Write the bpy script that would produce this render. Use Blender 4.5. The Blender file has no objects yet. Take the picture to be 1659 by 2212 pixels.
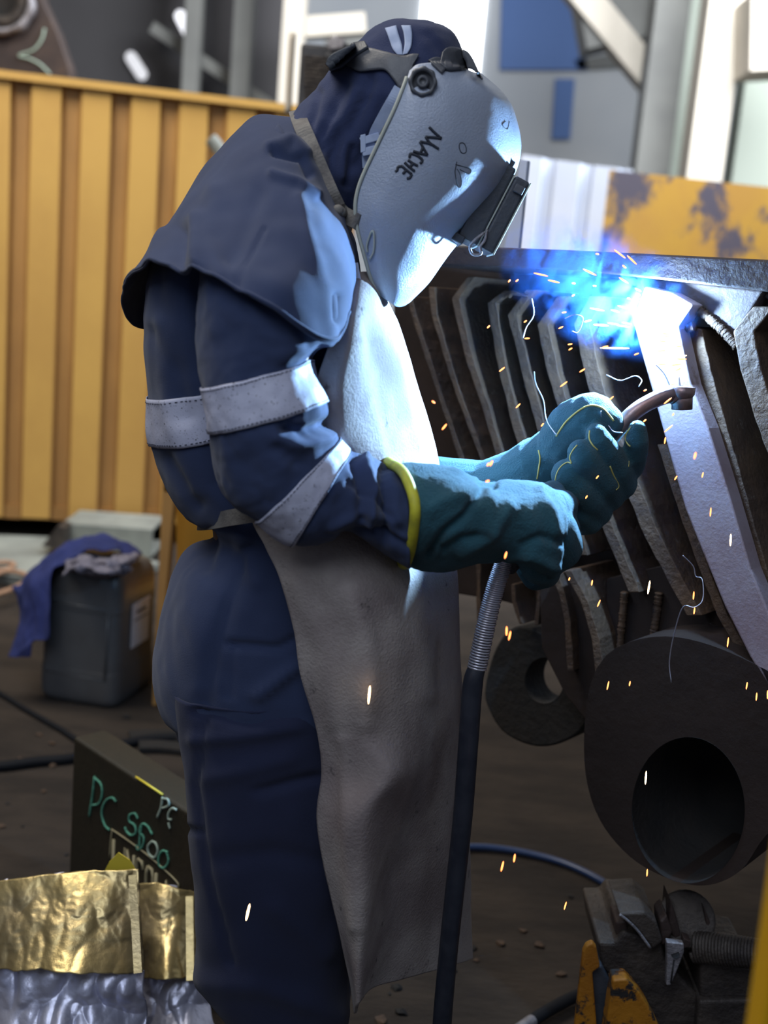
import bpy, bmesh, math, random
import numpy as np
from mathutils import Vector, noise, Matrix
from mathutils.bvhtree import BVHTree
random.seed(7); np.random.seed(7)
S = bpy.context.scene
COL = S.collection
# ------------------------------------------------------------------ camera
F = 2500.0; PITCH = math.radians(11.4); ROLL = math.radians(5.0); H = 1.25
CAM = Vector((0, -1.5, H))
fw = Vector((0, math.cos(PITCH), -math.sin(PITCH)))
U0 = Vector((0, math.sin(PITCH), math.cos(PITCH))); R0 = Vector((1, 0, 0))
cr_, sr_ = math.cos(ROLL), math.sin(ROLL)
RC = R0*cr_ + U0*sr_; UC = U0*cr_ - R0*sr_
cd = bpy.data.cameras.new('camera'); cam = bpy.data.objects.new('camera', cd); COL.objects.link(cam)
cd.sensor_fit = 'VERTICAL'; cd.sensor_height = 36; cd.lens = 36*F/2212
M = Matrix((RC, UC, -fw)).transposed().to_4x4(); M.translation = CAM
cam.matrix_world = M; S.camera = cam
cd.dof.use_dof = True; cd.dof.focus_distance = 1.5; cd.dof.aperture_fstop = 3.2
cd.clip_start = 0.05
# ------------------------------------------------------------------ world, light, exposure
W = bpy.data.worlds.new('world'); S.world = W; W.use_nodes = True
W.node_tree.nodes['Background'].inputs[0].default_value = (0.50, 0.56, 0.72, 1)
W.node_tree.nodes['Background'].inputs[1].default_value = 0.24
S.view_settings.view_transform = 'Standard'; S.view_settings.look = 'None'
S.view_settings.gamma = 1; S.view_settings.use_curve_mapping = False
S.view_settings.exposure = 0.0
def area(name, loc, target, size, power, color):
    l = bpy.data.lights.new(name, 'AREA'); l.size = size; l.energy = power; l.color = color
    o = bpy.data.objects.new(name, l); COL.objects.link(o); o.location = loc
    o.rotation_euler = (Vector(target)-Vector(loc)).to_track_quat('-Z', 'Y').to_euler(); return o
area('hall_light_front', (-.7, -2.1, 3.0), (0, 0, 1.2), 1.6, 34, (0.80, 0.88, 1.0))
area('hall_light_yellow_bay', (-2.0, .9, 4.4), (-1.4, 3.5, 0.9), 2.2, 185, (1.0, 0.93, 0.82))
area('hall_light_far', (2.5, 4.0, 5.5), (1.5, 12, 2.5), 4.0, 1500, (0.9, 0.95, 1.0))
# ------------------------------------------------------------------ helpers
def ray(px, py):
    return fw + RC*((px-829.5)/F) - UC*((py-1106.0)/F)
def at(px, py, Y):                 # point of the ray on the vertical plane y = Y
    d = ray(px, py); return CAM + d*((Y-CAM.y)/d.y)
def at_z(px, py, z=0.0):
    d = ray(px, py); return CAM + d*((z-CAM.z)/d.z)
def at_plane(px, py, P, n):
    d = ray(px, py); return CAM + d*((Vector(P)-CAM).dot(n)/d.dot(n))
def proj(V):                        # numpy (n,3) -> pixels
    q = V - np.array(CAM); z = q@np.array(fw)
    return np.stack([829.5+F*(q@np.array(RC))/z, 1106-F*(q@np.array(UC))/z], 1)
def pxm(n, Y=0.0): return n*(Y+1.5)/F
def tag(o, label=None, cat=None, group=None, kind=None):
    if label: o['label'] = label
    if cat: o['category'] = cat
    if group: o['group'] = group
    if kind: o['kind'] = kind
    return o
def empty(name, loc, label=None, cat=None, group=None):
    o = bpy.data.objects.new(name, None); o.location = loc; o.empty_display_size = .05
    COL.objects.link(o); return tag(o, label, cat, group)
def root_of(o):
    p = Vector(o.location)
    while o.parent: o = o.parent; p += Vector(o.location)
    return p
def link(name, me, mat, parent=None, smooth=True):
    o = bpy.data.objects.new(name, me); COL.objects.link(o)
    if mat: me.materials.append(mat)
    if smooth: me.polygons.foreach_set('use_smooth', [True]*len(me.polygons))
    if parent:
        o.parent = parent
        me.transform(Matrix.Translation(-root_of(parent)))
    return o
def own_origin(o):                  # top level meshes get an origin of their own
    c = sum((Vector(v.co) for v in o.data.vertices), Vector())/max(1, len(o.data.vertices))
    z = min(v.co.z for v in o.data.vertices); c.z = z
    o.data.transform(Matrix.Translation(-c)); o.location = c; return o
def mesh_of(name, verts, faces, mat, parent=None, smooth=False):
    me = bpy.data.meshes.new(name); me.from_pydata([tuple(v) for v in verts], [], faces); me.update()
    bm = bmesh.new(); bm.from_mesh(me); bmesh.ops.recalc_face_normals(bm, faces=bm.faces); bm.to_mesh(me); bm.free()
    return link(name, me, mat, parent, smooth)
def bm_obj(name, bm, mat, parent=None, smooth=False, bevel=0, keep=False):
    bmesh.ops.recalc_face_normals(bm, faces=bm.faces)
    me = bpy.data.meshes.new(name); bm.to_mesh(me); bm.free()
    o = link(name, me, mat, parent, smooth)
    if bevel:
        b = o.modifiers.new('bevel', 'BEVEL'); b.width = bevel; b.segments = 3; b.limit_method = 'ANGLE'; b.angle_limit = .6
    return o
def add_prism(bm, pts, off):        # polygon (list of Vector) extruded by the vector off
    a = [bm.verts.new(p) for p in pts]; b = [bm.verts.new(Vector(p)+Vector(off)) for p in pts]
    n = len(pts); bm.faces.new(a); bm.faces.new(b[::-1])
    for i in range(n): bm.faces.new((a[i], b[i], b[(i+1) % n], a[(i+1) % n]))
def prism_px(name, px, Y, thick, mat, parent=None, bevel=.002, off=None):
    bm = bmesh.new(); add_prism(bm, [at(x, y, Y) for x, y in px], off or (0, thick, 0))
    return bm_obj(name, bm, mat, parent, False, bevel)
def add_box(bm, c, ax, ay, az):     # centre and three half-axes
    c, ax, ay, az = map(Vector, (c, ax, ay, az)); v = []
    for k in (-1, 1):
        for j in (-1, 1):
            for i in (-1, 1): v.append(bm.verts.new(c+ax*i+ay*j+az*k))
    for f in ((0,1,3,2),(4,6,7,5),(0,4,5,1),(2,3,7,6),(0,2,6,4),(1,5,7,3)): bm.faces.new([v[i] for i in f])
def catmull(P, n, closed=False):
    P = np.array(P, float); m = len(P); out = []
    if closed:
        t = np.arange(n)*m/n
        idx = lambda i: i % m
    else:
        t = np.linspace(0, m-1, n); idx = lambda i: min(max(i, 0), m-1)
    for s in t:
        i = min(int(s), m-1 if closed else max(m-2, 0)); f = s-i
        p0, p1, p2, p3 = P[idx(i-1)], P[idx(i)], P[idx(i+1)], P[idx(i+2)]
        if not closed:
            if i == 0: p0 = 2*p1-p2
            if i+2 > m-1: p3 = 2*p2-p1
        out.append(.5*((2*p1)+(-p0+p2)*f+(2*p0-5*p1+4*p2-p3)*f*f+(-p0+3*p1-3*p2+p3)*f**3))
    return np.array(out)
def grid_pts(rows, nu, nv, closed):
    A = np.array([catmull(r, nu, closed) for r in rows])             # rows x nu x 3
    return np.stack([catmull(A[:, j], nv) for j in range(nu)], 1)    # nv x nu x 3
def grid_normals(G, closed):
    if closed: du = np.roll(G, -1, 1)-np.roll(G, 1, 1)
    else: du = np.gradient(G, axis=1)
    dv = np.gradient(G, axis=0)
    N = np.cross(du, dv); L = np.linalg.norm(N, axis=2, keepdims=True); N = N/np.maximum(L, 1e-9)
    if closed: C = G.mean(1, keepdims=True)
    else: C = G.mean((0, 1), keepdims=True)+np.array([[[-.25, .05, 0]]])
    s = np.sign((N*(G-C)).sum(2).mean()); return N*(s if s else 1)
def seg_dist(Q, poly):
    best = np.full(len(Q), 1e9)
    for (a, b) in zip(poly[:-1], poly[1:]):
        a = np.array(a, float); b = np.array(b, float); ab = b-a
        t = np.clip(((Q-a)@ab)/max(ab@ab, 1e-9), 0, 1)
        best = np.minimum(best, np.linalg.norm(Q-(a+t[:, None]*ab), axis=1))
    return best
def displace(G, N, amp=0., freq=(8, 8, 8), creases=(), octs=2, amp2=0., freq2=30):
    sh = G.shape; V = G.reshape(-1, 3); Nn = N.reshape(-1, 3); d = np.zeros(len(V))
    if amp or amp2:
        for i, v in enumerate(V):
            s = 0
            if amp:
                q = Vector((v[0]*freq[0], v[1]*freq[1], v[2]*freq[2]))
                a = noise.noise(q); s += amp*(1-2.6*abs(a)) if octs < 0 else amp*noise.fractal(q, .9, 2.1, octs)
            if amp2: s += amp2*noise.noise(Vector(v)*freq2)
            d[i] = s
    if creases:
        Q = proj(V); face = Nn[:, 1] < .25
        for poly, w, h in creases:
            r = seg_dist(Q, poly)/w
            d += np.where(face, h*np.exp(-r*r), 0)
    return (V+Nn*d[:, None]).reshape(sh)
def grid_faces(nv, nu, closed):
    fs = []
    for i in range(nv-1):
        for j in range(nu if closed else nu-1):
            k = (j+1) % nu; fs.append((i*nu+j, i*nu+k, (i+1)*nu+k, (i+1)*nu+j))
    return fs
def surf(name, rows, mat, parent=None, nu=72, nv=72, closed=True, cap0=False, cap1=False, solid=0, out=True, **kw):
    G = grid_pts(rows, nu, nv, closed); N = grid_normals(G, closed); G = displace(G, N, **kw)
    fs = grid_faces(nv, nu, closed); vs = list(G.reshape(-1, 3))
    if cap0: vs.append(G[0].mean(0)); c = len(vs)-1; fs += [(c, (j+1) % nu, j) for j in range(nu)]
    if cap1: vs.append(G[-1].mean(0)); c = len(vs)-1; o = (nv-1)*nu; fs += [(c, o+j, o+(j+1) % nu) for j in range(nu)]
    o = mesh_of(name, vs, fs, mat, parent, True)
    if solid:
        m = o.modifiers.new('solid', 'SOLIDIFY'); m.thickness = solid; m.offset = -1 if out else 1
    return o, G
def ring(A, B, w, cy=0., n=10, p=1.0, near=None):
    """closed ring through A and B (pixels at depth cy) with half-width w across"""
    a = at(A[0], A[1], cy); b = at(B[0], B[1], cy); c = (a+b)/2; e = (b-a)/2; r = []
    for k in range(n):
        t = 2*math.pi*k/n; cs, sn = -math.cos(t), -math.sin(t)
        f = lambda q: math.copysign(abs(q)**p, q)
        r.append(tuple(c+e*f(cs)+Vector((0, w*f(sn), 0))))
    return r
def tube(name, pts, rad, mat, parent=None, n=10, sub=6, closed=False, cap=True, smooth=True):
    P = catmull([tuple(p) for p in pts], max(2, (len(pts)-1)*sub+1)) if sub > 1 else np.array([tuple(p) for p in pts], float)
    R = rad if not isinstance(rad, (int, float)) else [rad]*len(pts)
    R = np.interp(np.linspace(0, 1, len(P)), np.linspace(0, 1, len(R)), R)
    T = np.gradient(P, axis=0); T /= np.maximum(np.linalg.norm(T, axis=1, keepdims=True), 1e-9)
    up = np.array([0, 0, 1.]) if abs(T[0][2]) < .9 else np.array([0, 1., 0])
    s = np.cross(T[0], up); s /= np.linalg.norm(s); vs = []
    for p, t, r in zip(P, T, R):
        s = s-t*(s@t); s /= max(np.linalg.norm(s), 1e-9); b = np.cross(t, s)
        for k in range(n):
            a = 2*math.pi*k/n; vs.append(p+r*(math.cos(a)*s+math.sin(a)*b))
    fs = grid_faces(len(P), n, True)
    if cap: fs += [tuple(range(n))[::-1], tuple((len(P)-1)*n+k for k in range(n))]
    return mesh_of(name, vs, fs, mat, parent, smooth)
def strap(name, pts, width, thick, mat, parent=None, side=(0, 1, 0), sub=6):
    """flat band along pts, its width along `side`"""
    P = catmull([tuple(p) for p in pts], (len(pts)-1)*sub+1); T = np.gradient(P, axis=0)
    vs = []
    for i, (p, t) in enumerate(zip(P, T)):
        sd = np.array(side[min(i//sub, len(side)-1)] if isinstance(side[0], (tuple, list)) else side, float)
        t = t/np.linalg.norm(t); sd = sd-t*(sd@t); sd /= np.linalg.norm(sd); n = np.cross(t, sd)
        for a, b in ((-1, -1), (1, -1), (1, 1), (-1, 1)): vs.append(p+sd*a*width/2+n*b*thick/2)
    fs = grid_faces(len(P), 4, True)+[(3, 2, 1, 0), tuple((len(P)-1)*4+k for k in range(4))]
    return mesh_of(name, vs, fs, mat, parent, False)
def add_caps(bm, chain, seg=14):
    """tapered capsule chain [(point, radius)...]"""
    for (p, r) in chain: bmesh.ops.create_icosphere(bm, subdivisions=2, radius=r, matrix=Matrix.Translation(Vector(p)))
    for (p, r), (q, s) in zip(chain[:-1], chain[1:]):
        p, q = Vector(p), Vector(q); d = q-p
        if d.length < 1e-5: continue
        m = Matrix.Translation((p+q)/2) @ d.to_track_quat('Z', 'Y').to_matrix().to_4x4()
        bmesh.ops.create_cone(bm, cap_ends=True, segments=seg, radius1=r, radius2=s, depth=d.length, matrix=m)
def blob(name, chains, mat, parent=None, voxel=.004, smooth_it=6, boxes=()):
    bm = bmesh.new()
    for c in chains: add_caps(bm, c)
    me = bpy.data.meshes.new(name); bm.to_mesh(me); bm.free()
    o = link(name, me, mat, parent, True)
    r = o.modifiers.new('remesh', 'REMESH'); r.mode = 'VOXEL'; r.voxel_size = voxel; r.use_smooth_shade = True
    s = o.modifiers.new('smooth', 'SMOOTH'); s.factor = .6; s.iterations = smooth_it
    return o
def add_cyl(bm, p, q, r1, r2=None, seg=32):
    p, q = Vector(p), Vector(q); d = q-p
    m = Matrix.Translation((p+q)/2) @ d.to_track_quat('Z', 'Y').to_matrix().to_4x4()
    bmesh.ops.create_cone(bm, cap_ends=True, segments=seg, radius1=r1, radius2=r1 if r2 is None else r2, depth=d.length, matrix=m)
# ------------------------------------------------------------------ materials
def mat(name, c1, c2=None, rough=.8, metal=0., nscale=8, detail=6, bump=0., bscale=60, lo=.35, hi=.65, c3=None, c3scale=20, c3lo=.62, c3hi=.68,
        sheen=0., stretch=(1, 1, 1), spec=.5, coat=0.):
    m = bpy.data.materials.new(name); m.use_nodes = True; nt = m.node_tree; N = nt.nodes; L = nt.links
    b = N['Principled BSDF']; b.inputs['Roughness'].default_value = rough; b.inputs['Metallic'].default_value = metal
    b.inputs['Base Color'].default_value = (*c1, 1); b.inputs['Specular IOR Level'].default_value = spec
    if sheen: b.inputs['Sheen Weight'].default_value = sheen; b.inputs['Sheen Roughness'].default_value = .5
    if coat: b.inputs['Coat Weight'].default_value = coat
    tc = N.new('ShaderNodeTexCoord'); mp = N.new('ShaderNodeMapping'); mp.inputs['Scale'].default_value = stretch
    L.new(tc.outputs['Object'], mp.inputs['Vector'])
    def nz(scale, det=6, rg=.6):
        n = N.new('ShaderNodeTexNoise'); n.inputs['Scale'].default_value = scale; n.inputs['Detail'].default_value = det
        n.inputs['Roughness'].default_value = rg; L.new(mp.outputs[0], n.inputs['Vector']); return n
    def ramp(src, a, bb):
        r = N.new('ShaderNodeMapRange'); r.inputs['From Min'].default_value = a; r.inputs['From Max'].default_value = bb
        r.interpolation_type = 'SMOOTHSTEP'; L.new(src, r.inputs['Value']); return r.outputs[0]
    def mix(fac, a, bb):
        x = N.new('ShaderNodeMix'); x.data_type = 'RGBA'; L.new(fac, x.inputs['Factor'])
        if isinstance(a, tuple): x.inputs['A'].default_value = (*a, 1)
        else: L.new(a, x.inputs['A'])
        x.inputs['B'].default_value = (*bb, 1); return x.outputs['Result']
    col = None
    if c2: col = mix(ramp(nz(nscale, detail).outputs['Fac'], lo, hi), c1, c2)
    if c3: col = mix(ramp(nz(c3scale, 8, .7).outputs['Fac'], c3lo, c3hi), col if col else c1, c3)
    if col: L.new(col, b.inputs['Base Color'])
    if bump:
        bp = N.new('ShaderNodeBump'); bp.inputs['Strength'].default_value = bump; bp.inputs['Distance'].default_value = .01
        L.new(nz(bscale, 6).outputs['Fac'], bp.inputs['Height']); L.new(bp.outputs[0], b.inputs['Normal'])
    return m
def emis(name, c, s):
    m = bpy.data.materials.new(name); m.use_nodes = True; b = m.node_tree.nodes['Principled BSDF']
    b.inputs['Base Color'].default_value = (0, 0, 0, 1); b.inputs['Emission Color'].default_value = (*c, 1); b.inputs['Emission Strength'].default_value = s
    return m
NAVY = mat('navy_twill', (.025, .038, .092), (.031, .048, .115), .85, 0, 3, 4, .25, 900, sheen=.15, spec=.25)
NAVY2 = mat('navy_trouser_twill', (.016, .021, .052), (.021, .027, .065), .9, 0, 3, 4, .25, 900, sheen=.1, spec=.2)
HOODM = mat('navy_hood_cloth', (.028, .038, .095), (.035, .048, .115), .9, 0, 4, 4, .3, 700, sheen=.15, spec=.2)
TAPE = mat('reflective_tape_fabric', (.50, .52, .66), (.44, .46, .60), .55, 0, 10, 4, .1, 300, c3=(.07, .07, .09), c3scale=260, c3lo=.60, c3hi=.64)
LEATHER = mat('apron_split_leather', (.37, .335, .32), (.215, .18, .18), .85, 0, 5, 9, .35, 260, lo=.38, hi=.64, c3=(.07, .06, .062), c3scale=30, c3lo=.60, c3hi=.72)
STRAPM = mat('strap_leather', (.20, .19, .175), (.13, .12, .115), .8, 0, 40, 6, .3, 300)
WEB = mat('webbing_light', (.42, .50, .68), (.36, .43, .62), .7, 0, 60, 4)
GLOVE = mat('green_suede', (.024, .085, .115), (.030, .11, .15), .95, 0, 9, 6, .55, 420, sheen=.12, spec=.2, c3=(.012, .06, .075), c3scale=14, c3lo=.58, c3hi=.74)
PIPING = mat('yellow_piping', (.58, .55, .035), (.40, .38, .04), .6, 0, 40, 4)
SEAM = mat('yellow_seam', (.46, .42, .13), None, .6)
MASKM = mat('mask_grey_fibre', (.36, .41, .52), (.31, .36, .46), .40, 0.15, 9, 8, .22, 420, c3=(.045, .05, .06), c3scale=60, c3lo=.70, c3hi=.76, spec=.7)
BLACKP = mat('black_plastic', (.035, .042, .055), (.05, .058, .075), .45, 0, 20, 5, .15, 200)
GREYP = mat('grey_plastic', (.07, .075, .09), (.09, .095, .11), .45, 0, 20, 5, .1, 200)
INK = mat('black_marker', (.018, .022, .035), None, .6)
SEAMD = mat('dark_stitch', (.02, .025, .05), None, .9)
EDGE = mat('bright_worn_edge', (.42, .45, .40), None, .5)
SKIN = mat('skin', (.25, .13, .08), None, .6)
STEEL = mat('mill_steel_brown', (.034, .023, .022), (.058, .038, .032), .65, .2, 5, 8, .3, 60, c3=(.10, .055, .03), c3scale=9, c3lo=.62, c3hi=.74)
RIBM = mat('cut_steel_edge', (.055, .034, .024), (.095, .056, .032), .75, .0, 14, 8, .5, 90, c3=(.16, .15, .14), c3scale=38, c3lo=.63, c3hi=.72)
LITM = mat('arc_lit_bar_steel', (.30, .26, .31), (.23, .17, .20), .6, .1, 8, 8, .12, 200, c3=(.12, .07, .05), c3scale=12, c3lo=.60, c3hi=.74)  # far paler than the ribs: arc light on the bar put into its colour
LUGM = mat('dark_lug_steel', (.022, .015, .013), (.036, .024, .020), .85, 0, 4, 6, .12, 50, c3=(.05, .03, .018), c3scale=6, c3lo=.6, c3hi=.8, spec=.25)
BORE = mat('near_black_and_bore_shade', (.010, .010, .011), (.018, .015, .014), .8, 0, 8, 6, .3, 80)  # near-black; inside bores it paints the shade of the hole
DARKST = mat('dark_grease_steel', (.045, .038, .036), (.085, .07, .06), .55, .4, 16, 8, .5, 70)
BRIGHTST = mat('zinc_clamp', (.36, .35, .38), (.22, .21, .23), .45, .5, 60, 6, .4, 200)
CHROME = mat('bright_spring_steel', (.62, .62, .72), None, .3, .7)
COPPER = mat('heated_copper', (.36, .27, .26), (.22, .18, .20), .35, .7, 30, 6, .1, 200)
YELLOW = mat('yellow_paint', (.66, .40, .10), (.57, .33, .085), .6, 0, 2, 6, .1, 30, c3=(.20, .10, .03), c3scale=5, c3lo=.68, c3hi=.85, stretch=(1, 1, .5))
YELLOWT = mat('dark_yellow_and_recess_shade', (.46, .25, .075), (.36, .19, .06), .6, 0, 3, 6, stretch=(1, 1, .4))  # darker yellow; paints recess shade on the bin's corrugation
YPOST = mat('bright_yellow_paint', (.60, .32, .005), None, .5)
YSTAND = mat('worn_yellow_paint', (.42, .17, .008), (.30, .11, .006), .6, 0, 9, 6, .3, 60, c3=(.02, .018, .018), c3scale=24, c3lo=.52, c3hi=.60)
YPATCH = mat('patched_yellow_panel', (.62, .36, .05), (.55, .30, .06), .7, 0, 2, 4, c3=(.10, .09, .13), c3scale=3.6, c3lo=.47, c3hi=.56, stretch=(1, 1, .6))
FLOORM = mat('dirt_concrete', (.017, .012, .009), (.036, .026, .019), .95, 0, 3.5, 10, .9, 22, c3=(.14, .115, .085), c3scale=46, c3lo=.66, c3hi=.78, stretch=(1, 2.2, 1))
CAN = mat('grey_can_plastic', (.095, .097, .102), (.075, .075, .078), .35, 0, 5, 6, .08, 80, spec=.6)
BLUECLOTH = mat('royal_blue_cloth', (.022, .034, .16), (.016, .026, .12), .9, 0, 8, 5, .3, 300)
RAG = mat('grey_rag', (.20, .19, .24), (.13, .125, .17), .9, 0, 30, 5, .3, 300)
PAPER = mat('paper_label', (.55, .56, .62), (.45, .46, .52), .7, 0, 120, 3, lo=.5, hi=.62)
FEED = mat('olive_black_paint', (.012, .011, .006), (.024, .017, .008), .6, 0, 3, 6, .15, 60)
CHALK = mat('green_chalk', (.10, .34, .24), (.05, .18, .13), .9, 0, 160, 3)
CHALKW = mat('pale_chalk', (.30, .38, .32), None, .9)
LABELM = mat('plate_beige', (.28, .25, .15), None, .6)
SILVER = mat('silver_foil', (.62, .64, .80), (.50, .52, .68), .40, .65, 5, 4, .15, 60)
GOLD = mat('gold_foil', (.55, .43, .19), (.42, .34, .20), .36, .8, 4, 4, .15, 50)
YTAG = mat('yellow_film', (.75, .60, .06), None, .4)
RUBBER = mat('black_rubber', (.018, .022, .035), (.03, .035, .05), .38, 0, 30, 4, spec=.6)
CABLEM = mat('matte_black_cable', (.008, .009, .012), None, .75, spec=.2)
BLUEHOSE = mat('blue_hose', (.02, .045, .13), None, .35)
ROPE = mat('orange_hose', (.40, .24, .15), (.30, .18, .12), .8, 0, 40, 4)
BASEG = mat('galvanised_grey', (.20, .22, .21), (.30, .33, .31), .6, .1, 4, 6)
WIRE = mat('bright_wire', (.55, .60, .75), None, .35, .8)
CREAM = mat('cream_paint', (.50, .45, .38), (.42, .38, .32), .7, 0, 1, 3)
GREYW = mat('grey_wall_paint', (.36, .38, .41), (.45, .46, .47), .8, 0, .35, 3)
DARKW = mat('dark_hall_gloom', (.030, .028, .030), (.045, .042, .045), .8, 0, .6, 3)  # dimness of the hall put into the wall colour
STEELD = mat('dark_column_paint', (.10, .10, .095), (.14, .14, .13), .7, 0, 1, 3)
BLUEW = mat('blue_panel_paint', (.07, .14, .34), None, .7)
GREENW = mat('sage_panel', (.30, .33, .28), None, .7)
WHITEC = mat('white_corrugated', (.55, .60, .72), (.45, .50, .62), .5, 0, 1, 3)
GRILLE = mat('grille_dark', (.025, .025, .028), (.05, .05, .055), .5, .3, 10, 4)
# ------------------------------------------------------------------ the place: floor, walls, columns
def plane(name, pts, m, kind='structure', nx=1):
    o = mesh_of(name, pts, [tuple(range(len(pts)))], m); o['kind'] = kind; return o
def slab(name, c, sx, sy, sz, m, kind=None, rz=0, bevel=0, parent=None):
    bm = bmesh.new(); ca, sa = math.cos(rz), math.sin(rz)
    add_box(bm, c, (sx/2*ca, sx/2*sa, 0), (-sy/2*sa, sy/2*ca, 0), (0, 0, sz/2))
    o = bm_obj(name, bm, m, parent, False, bevel)
    if kind: o['kind'] = kind
    return o
fl = slab('floor', (0, 6, -.05), 24, 24, .1, FLOORM, 'structure')
slab('wall_back', (0, 15.1, 3), 24, .2, 9, GREYW, 'structure')
slab('wall_left', (-6.1, 7, 3), .2, 18, 9, DARKW, 'structure')
slab('wall_right', (8.1, 7, 3), .2, 18, 9, GREYW, 'structure')
# near-black wall standing in for the dark depth of the hall
a = at(-250, 0, 10); b = at(640, 0, 10)
slab('wall_hall_gloom', ((a.x+b.x)/2, 10, 2.7), b.x-a.x, .2, 8.4, DARKW, 'structure')
def column(name, pxs, y, Y, depth, m, z1=7.2, z0=0.):
    p = at(pxs[0], y, Y); q = at(pxs[1], y, Y)
    return slab(name, ((p.x+q.x)/2, Y+depth/2, (z0+z1)/2), q.x-p.x, depth, z1-z0, m, 'structure')
column('trim_1', (604, 650), 150, 8.6, .2, CREAM)
column('trim_2', (395, 430), 120, 9.2, .15, STEELD)
column('trim_3', (500, 540), 120, 9.2, .2, STEELD)
column('trim_4', (1400, 1475), 150, 9.0, .3, STEELD)
column('trim_5', (1508, 1585), 200, 8.2, .35, CREAM)
column('trim_6', (1600, 1690), 250, 9.2, .3, GREENW)
column('trim_7', (1440, 1500), 200, 9.8, .2, GREENW)
def bar_px(name, p, q, Y, w, m):
    a, b = at(*p, Y), at(*q, Y); d = b-a; s = Vector((d.z, 0, -d.x)).normalized()*w/2
    bm = bmesh.new(); add_box(bm, (a+b)/2, d/2, s, (0, w/2, 0)); o = bm_obj(name, bm, m); o['kind'] = 'structure'; return o
bar_px('trim_8', (1215, -60), (1420, 190), 10.4, .26, CREAM)          # sloping roof brace
bar_px('trim_9', (1250, 60), (1460, 10), 10.6, .5, STEELD)
bar_px('trim_10', (655, 62), (790, 52), 8.9, .16, CREAM)
bar_px('trim_11', (330, 60), (600, 240), 9.5, .10, STEELD)
bar_px('trim_12', (1600, 85), (1700, 80), 8.0, .55, CREAM)
p = at(935, -250, 14.9); q = at(1030, 200, 14.9)
w1 = plane('window_1', [(p.x, 14.95, q.z), (q.x, 14.95, q.z), (q.x, 14.95, p.z), (p.x, 14.95, p.z)], emis('daylight_pane', (.92, .96, 1), 4.5))
w1['kind'] = 'structure'
def hang(name, px, Y, th, m, label, cat):
    o = own_origin(prism_px(name, px, Y, th, m, None, 0)); return tag(o, label, cat)
hang('wall_panel', [(1085, -40), (1235, -40), (1270, 150), (1080, 150)], 14.9, .1, BLUEW, 'large blurred blue panel on the far wall, upper centre right', 'panel')
hang('sign_board', [(1200, 170), (1242, 170), (1232, 300), (1192, 300)], 14.9, .1, BLUEW, 'narrow upright blurred blue board on the pale far wall', 'board')
hang('tarpaulin', [(1240, 130), (1400, 100), (1420, 140), (1250, 150)], 14.9, .1, STEELD, 'dark blurred sheet beside the sloping brace', 'sheet')
hang('wall_cupboard', [(700, 70), (800, 66), (800, 150), (705, 150)], 9.6, .3, STEELD, 'dark blurred cupboard under the cream beam behind the hood', 'cupboard')
for k, (x0, y0, x1, y1) in enumerate([(390, 35, 412, 78), (283, 124, 306, 160)]):
    a = at(x0, y0, 9.86); b = at(x1, y1, 9.86); bm = bmesh.new(); add_caps(bm, [(a, .055), (b, .055)])
    o = own_origin(bm_obj('lamp_tube', bm, emis('tube_glow_%d' % k, (.93, .94, 1), 1.6 if k == 0 else .9), None, True))
    tag(o, ('larger brighter' if k == 0 else 'smaller dimmer')+' blurred white lamp tube in the dark bay, '+('upper' if k == 0 else 'lower')+' of the two', 'lamp', 'white lamp tubes in the dark bay')
# ------------------------------------------------------------------ yellow corrugated bin behind the welder
def yellow_bin():
    Pl = at(-160, 1090, 3.3); Pr = at(640, 1160, 3.65)
    t = empty('corrugated_bin', (Pl.x, 3.5, 0), 'big yellow corrugated steel bin standing behind the welder', 'bin')
    Tl = at(-160, 138, 3.3)
    z0, z1 = max(.06, (Pl.z+Pr.z)/2), Tl.z-.02
    d = Vector((Pr.x-Pl.x, Pr.y-Pl.y, 0)); L = d.length; d.normalize(); n = Vector((d.y, -d.x, 0))
    prof = []; s = 0; per = L/8.1
    while s < L:
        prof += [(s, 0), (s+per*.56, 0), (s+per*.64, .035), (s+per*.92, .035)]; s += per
    o0 = Vector((Pl.x, Pl.y, 0)); vs = []; fs = []
    for (u, v) in prof:
        for z in (z0, z1): vs.append(o0+d*u-n*v+Vector((0, 0, z)))
    rec = []
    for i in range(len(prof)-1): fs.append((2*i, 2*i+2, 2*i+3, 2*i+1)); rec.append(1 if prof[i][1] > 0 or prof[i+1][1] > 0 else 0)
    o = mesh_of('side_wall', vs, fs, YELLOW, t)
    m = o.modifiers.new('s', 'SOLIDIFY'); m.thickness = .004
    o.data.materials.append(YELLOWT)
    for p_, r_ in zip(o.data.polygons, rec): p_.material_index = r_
    bm = bmesh.new(); add_box(bm, o0+d*(L/2)+Vector((0, 0, z1+.012)), d*L/2, n*.03, (0, 0, .015)); bm_obj('top_rail', bm, YELLOW, t)
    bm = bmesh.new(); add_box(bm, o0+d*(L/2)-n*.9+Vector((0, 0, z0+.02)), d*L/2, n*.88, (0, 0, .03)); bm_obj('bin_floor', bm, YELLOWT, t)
    bm = bmesh.new(); add_box(bm, o0+d*(L/2)-n*1.8+Vector((0, 0, (z0+z1)/2)), d*L/2, n*.02, (0, 0, (z1-z0)/2)); bm_obj('back_wall', bm, YELLOW, t)
    for k in (0, 1):
        bm = bmesh.new(); add_box(bm, o0+d*(L*k)-n*.9+Vector((0, 0, (z0+z1)/2)), d*.02, n*.9, (0, 0, (z1-z0)/2)); bm_obj('end_wall', bm, YELLOW, t)
    for k in (.12, .45, .85):
        bm = bmesh.new(); add_box(bm, o0+d*(L*k)-n*.9+Vector((0, 0, z0/2-.005)), d*.06, n*.8, (0, 0, z0/2-.006)); bm_obj('skid', bm, BASEG, t)
    return t
yellow_bin()
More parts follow.
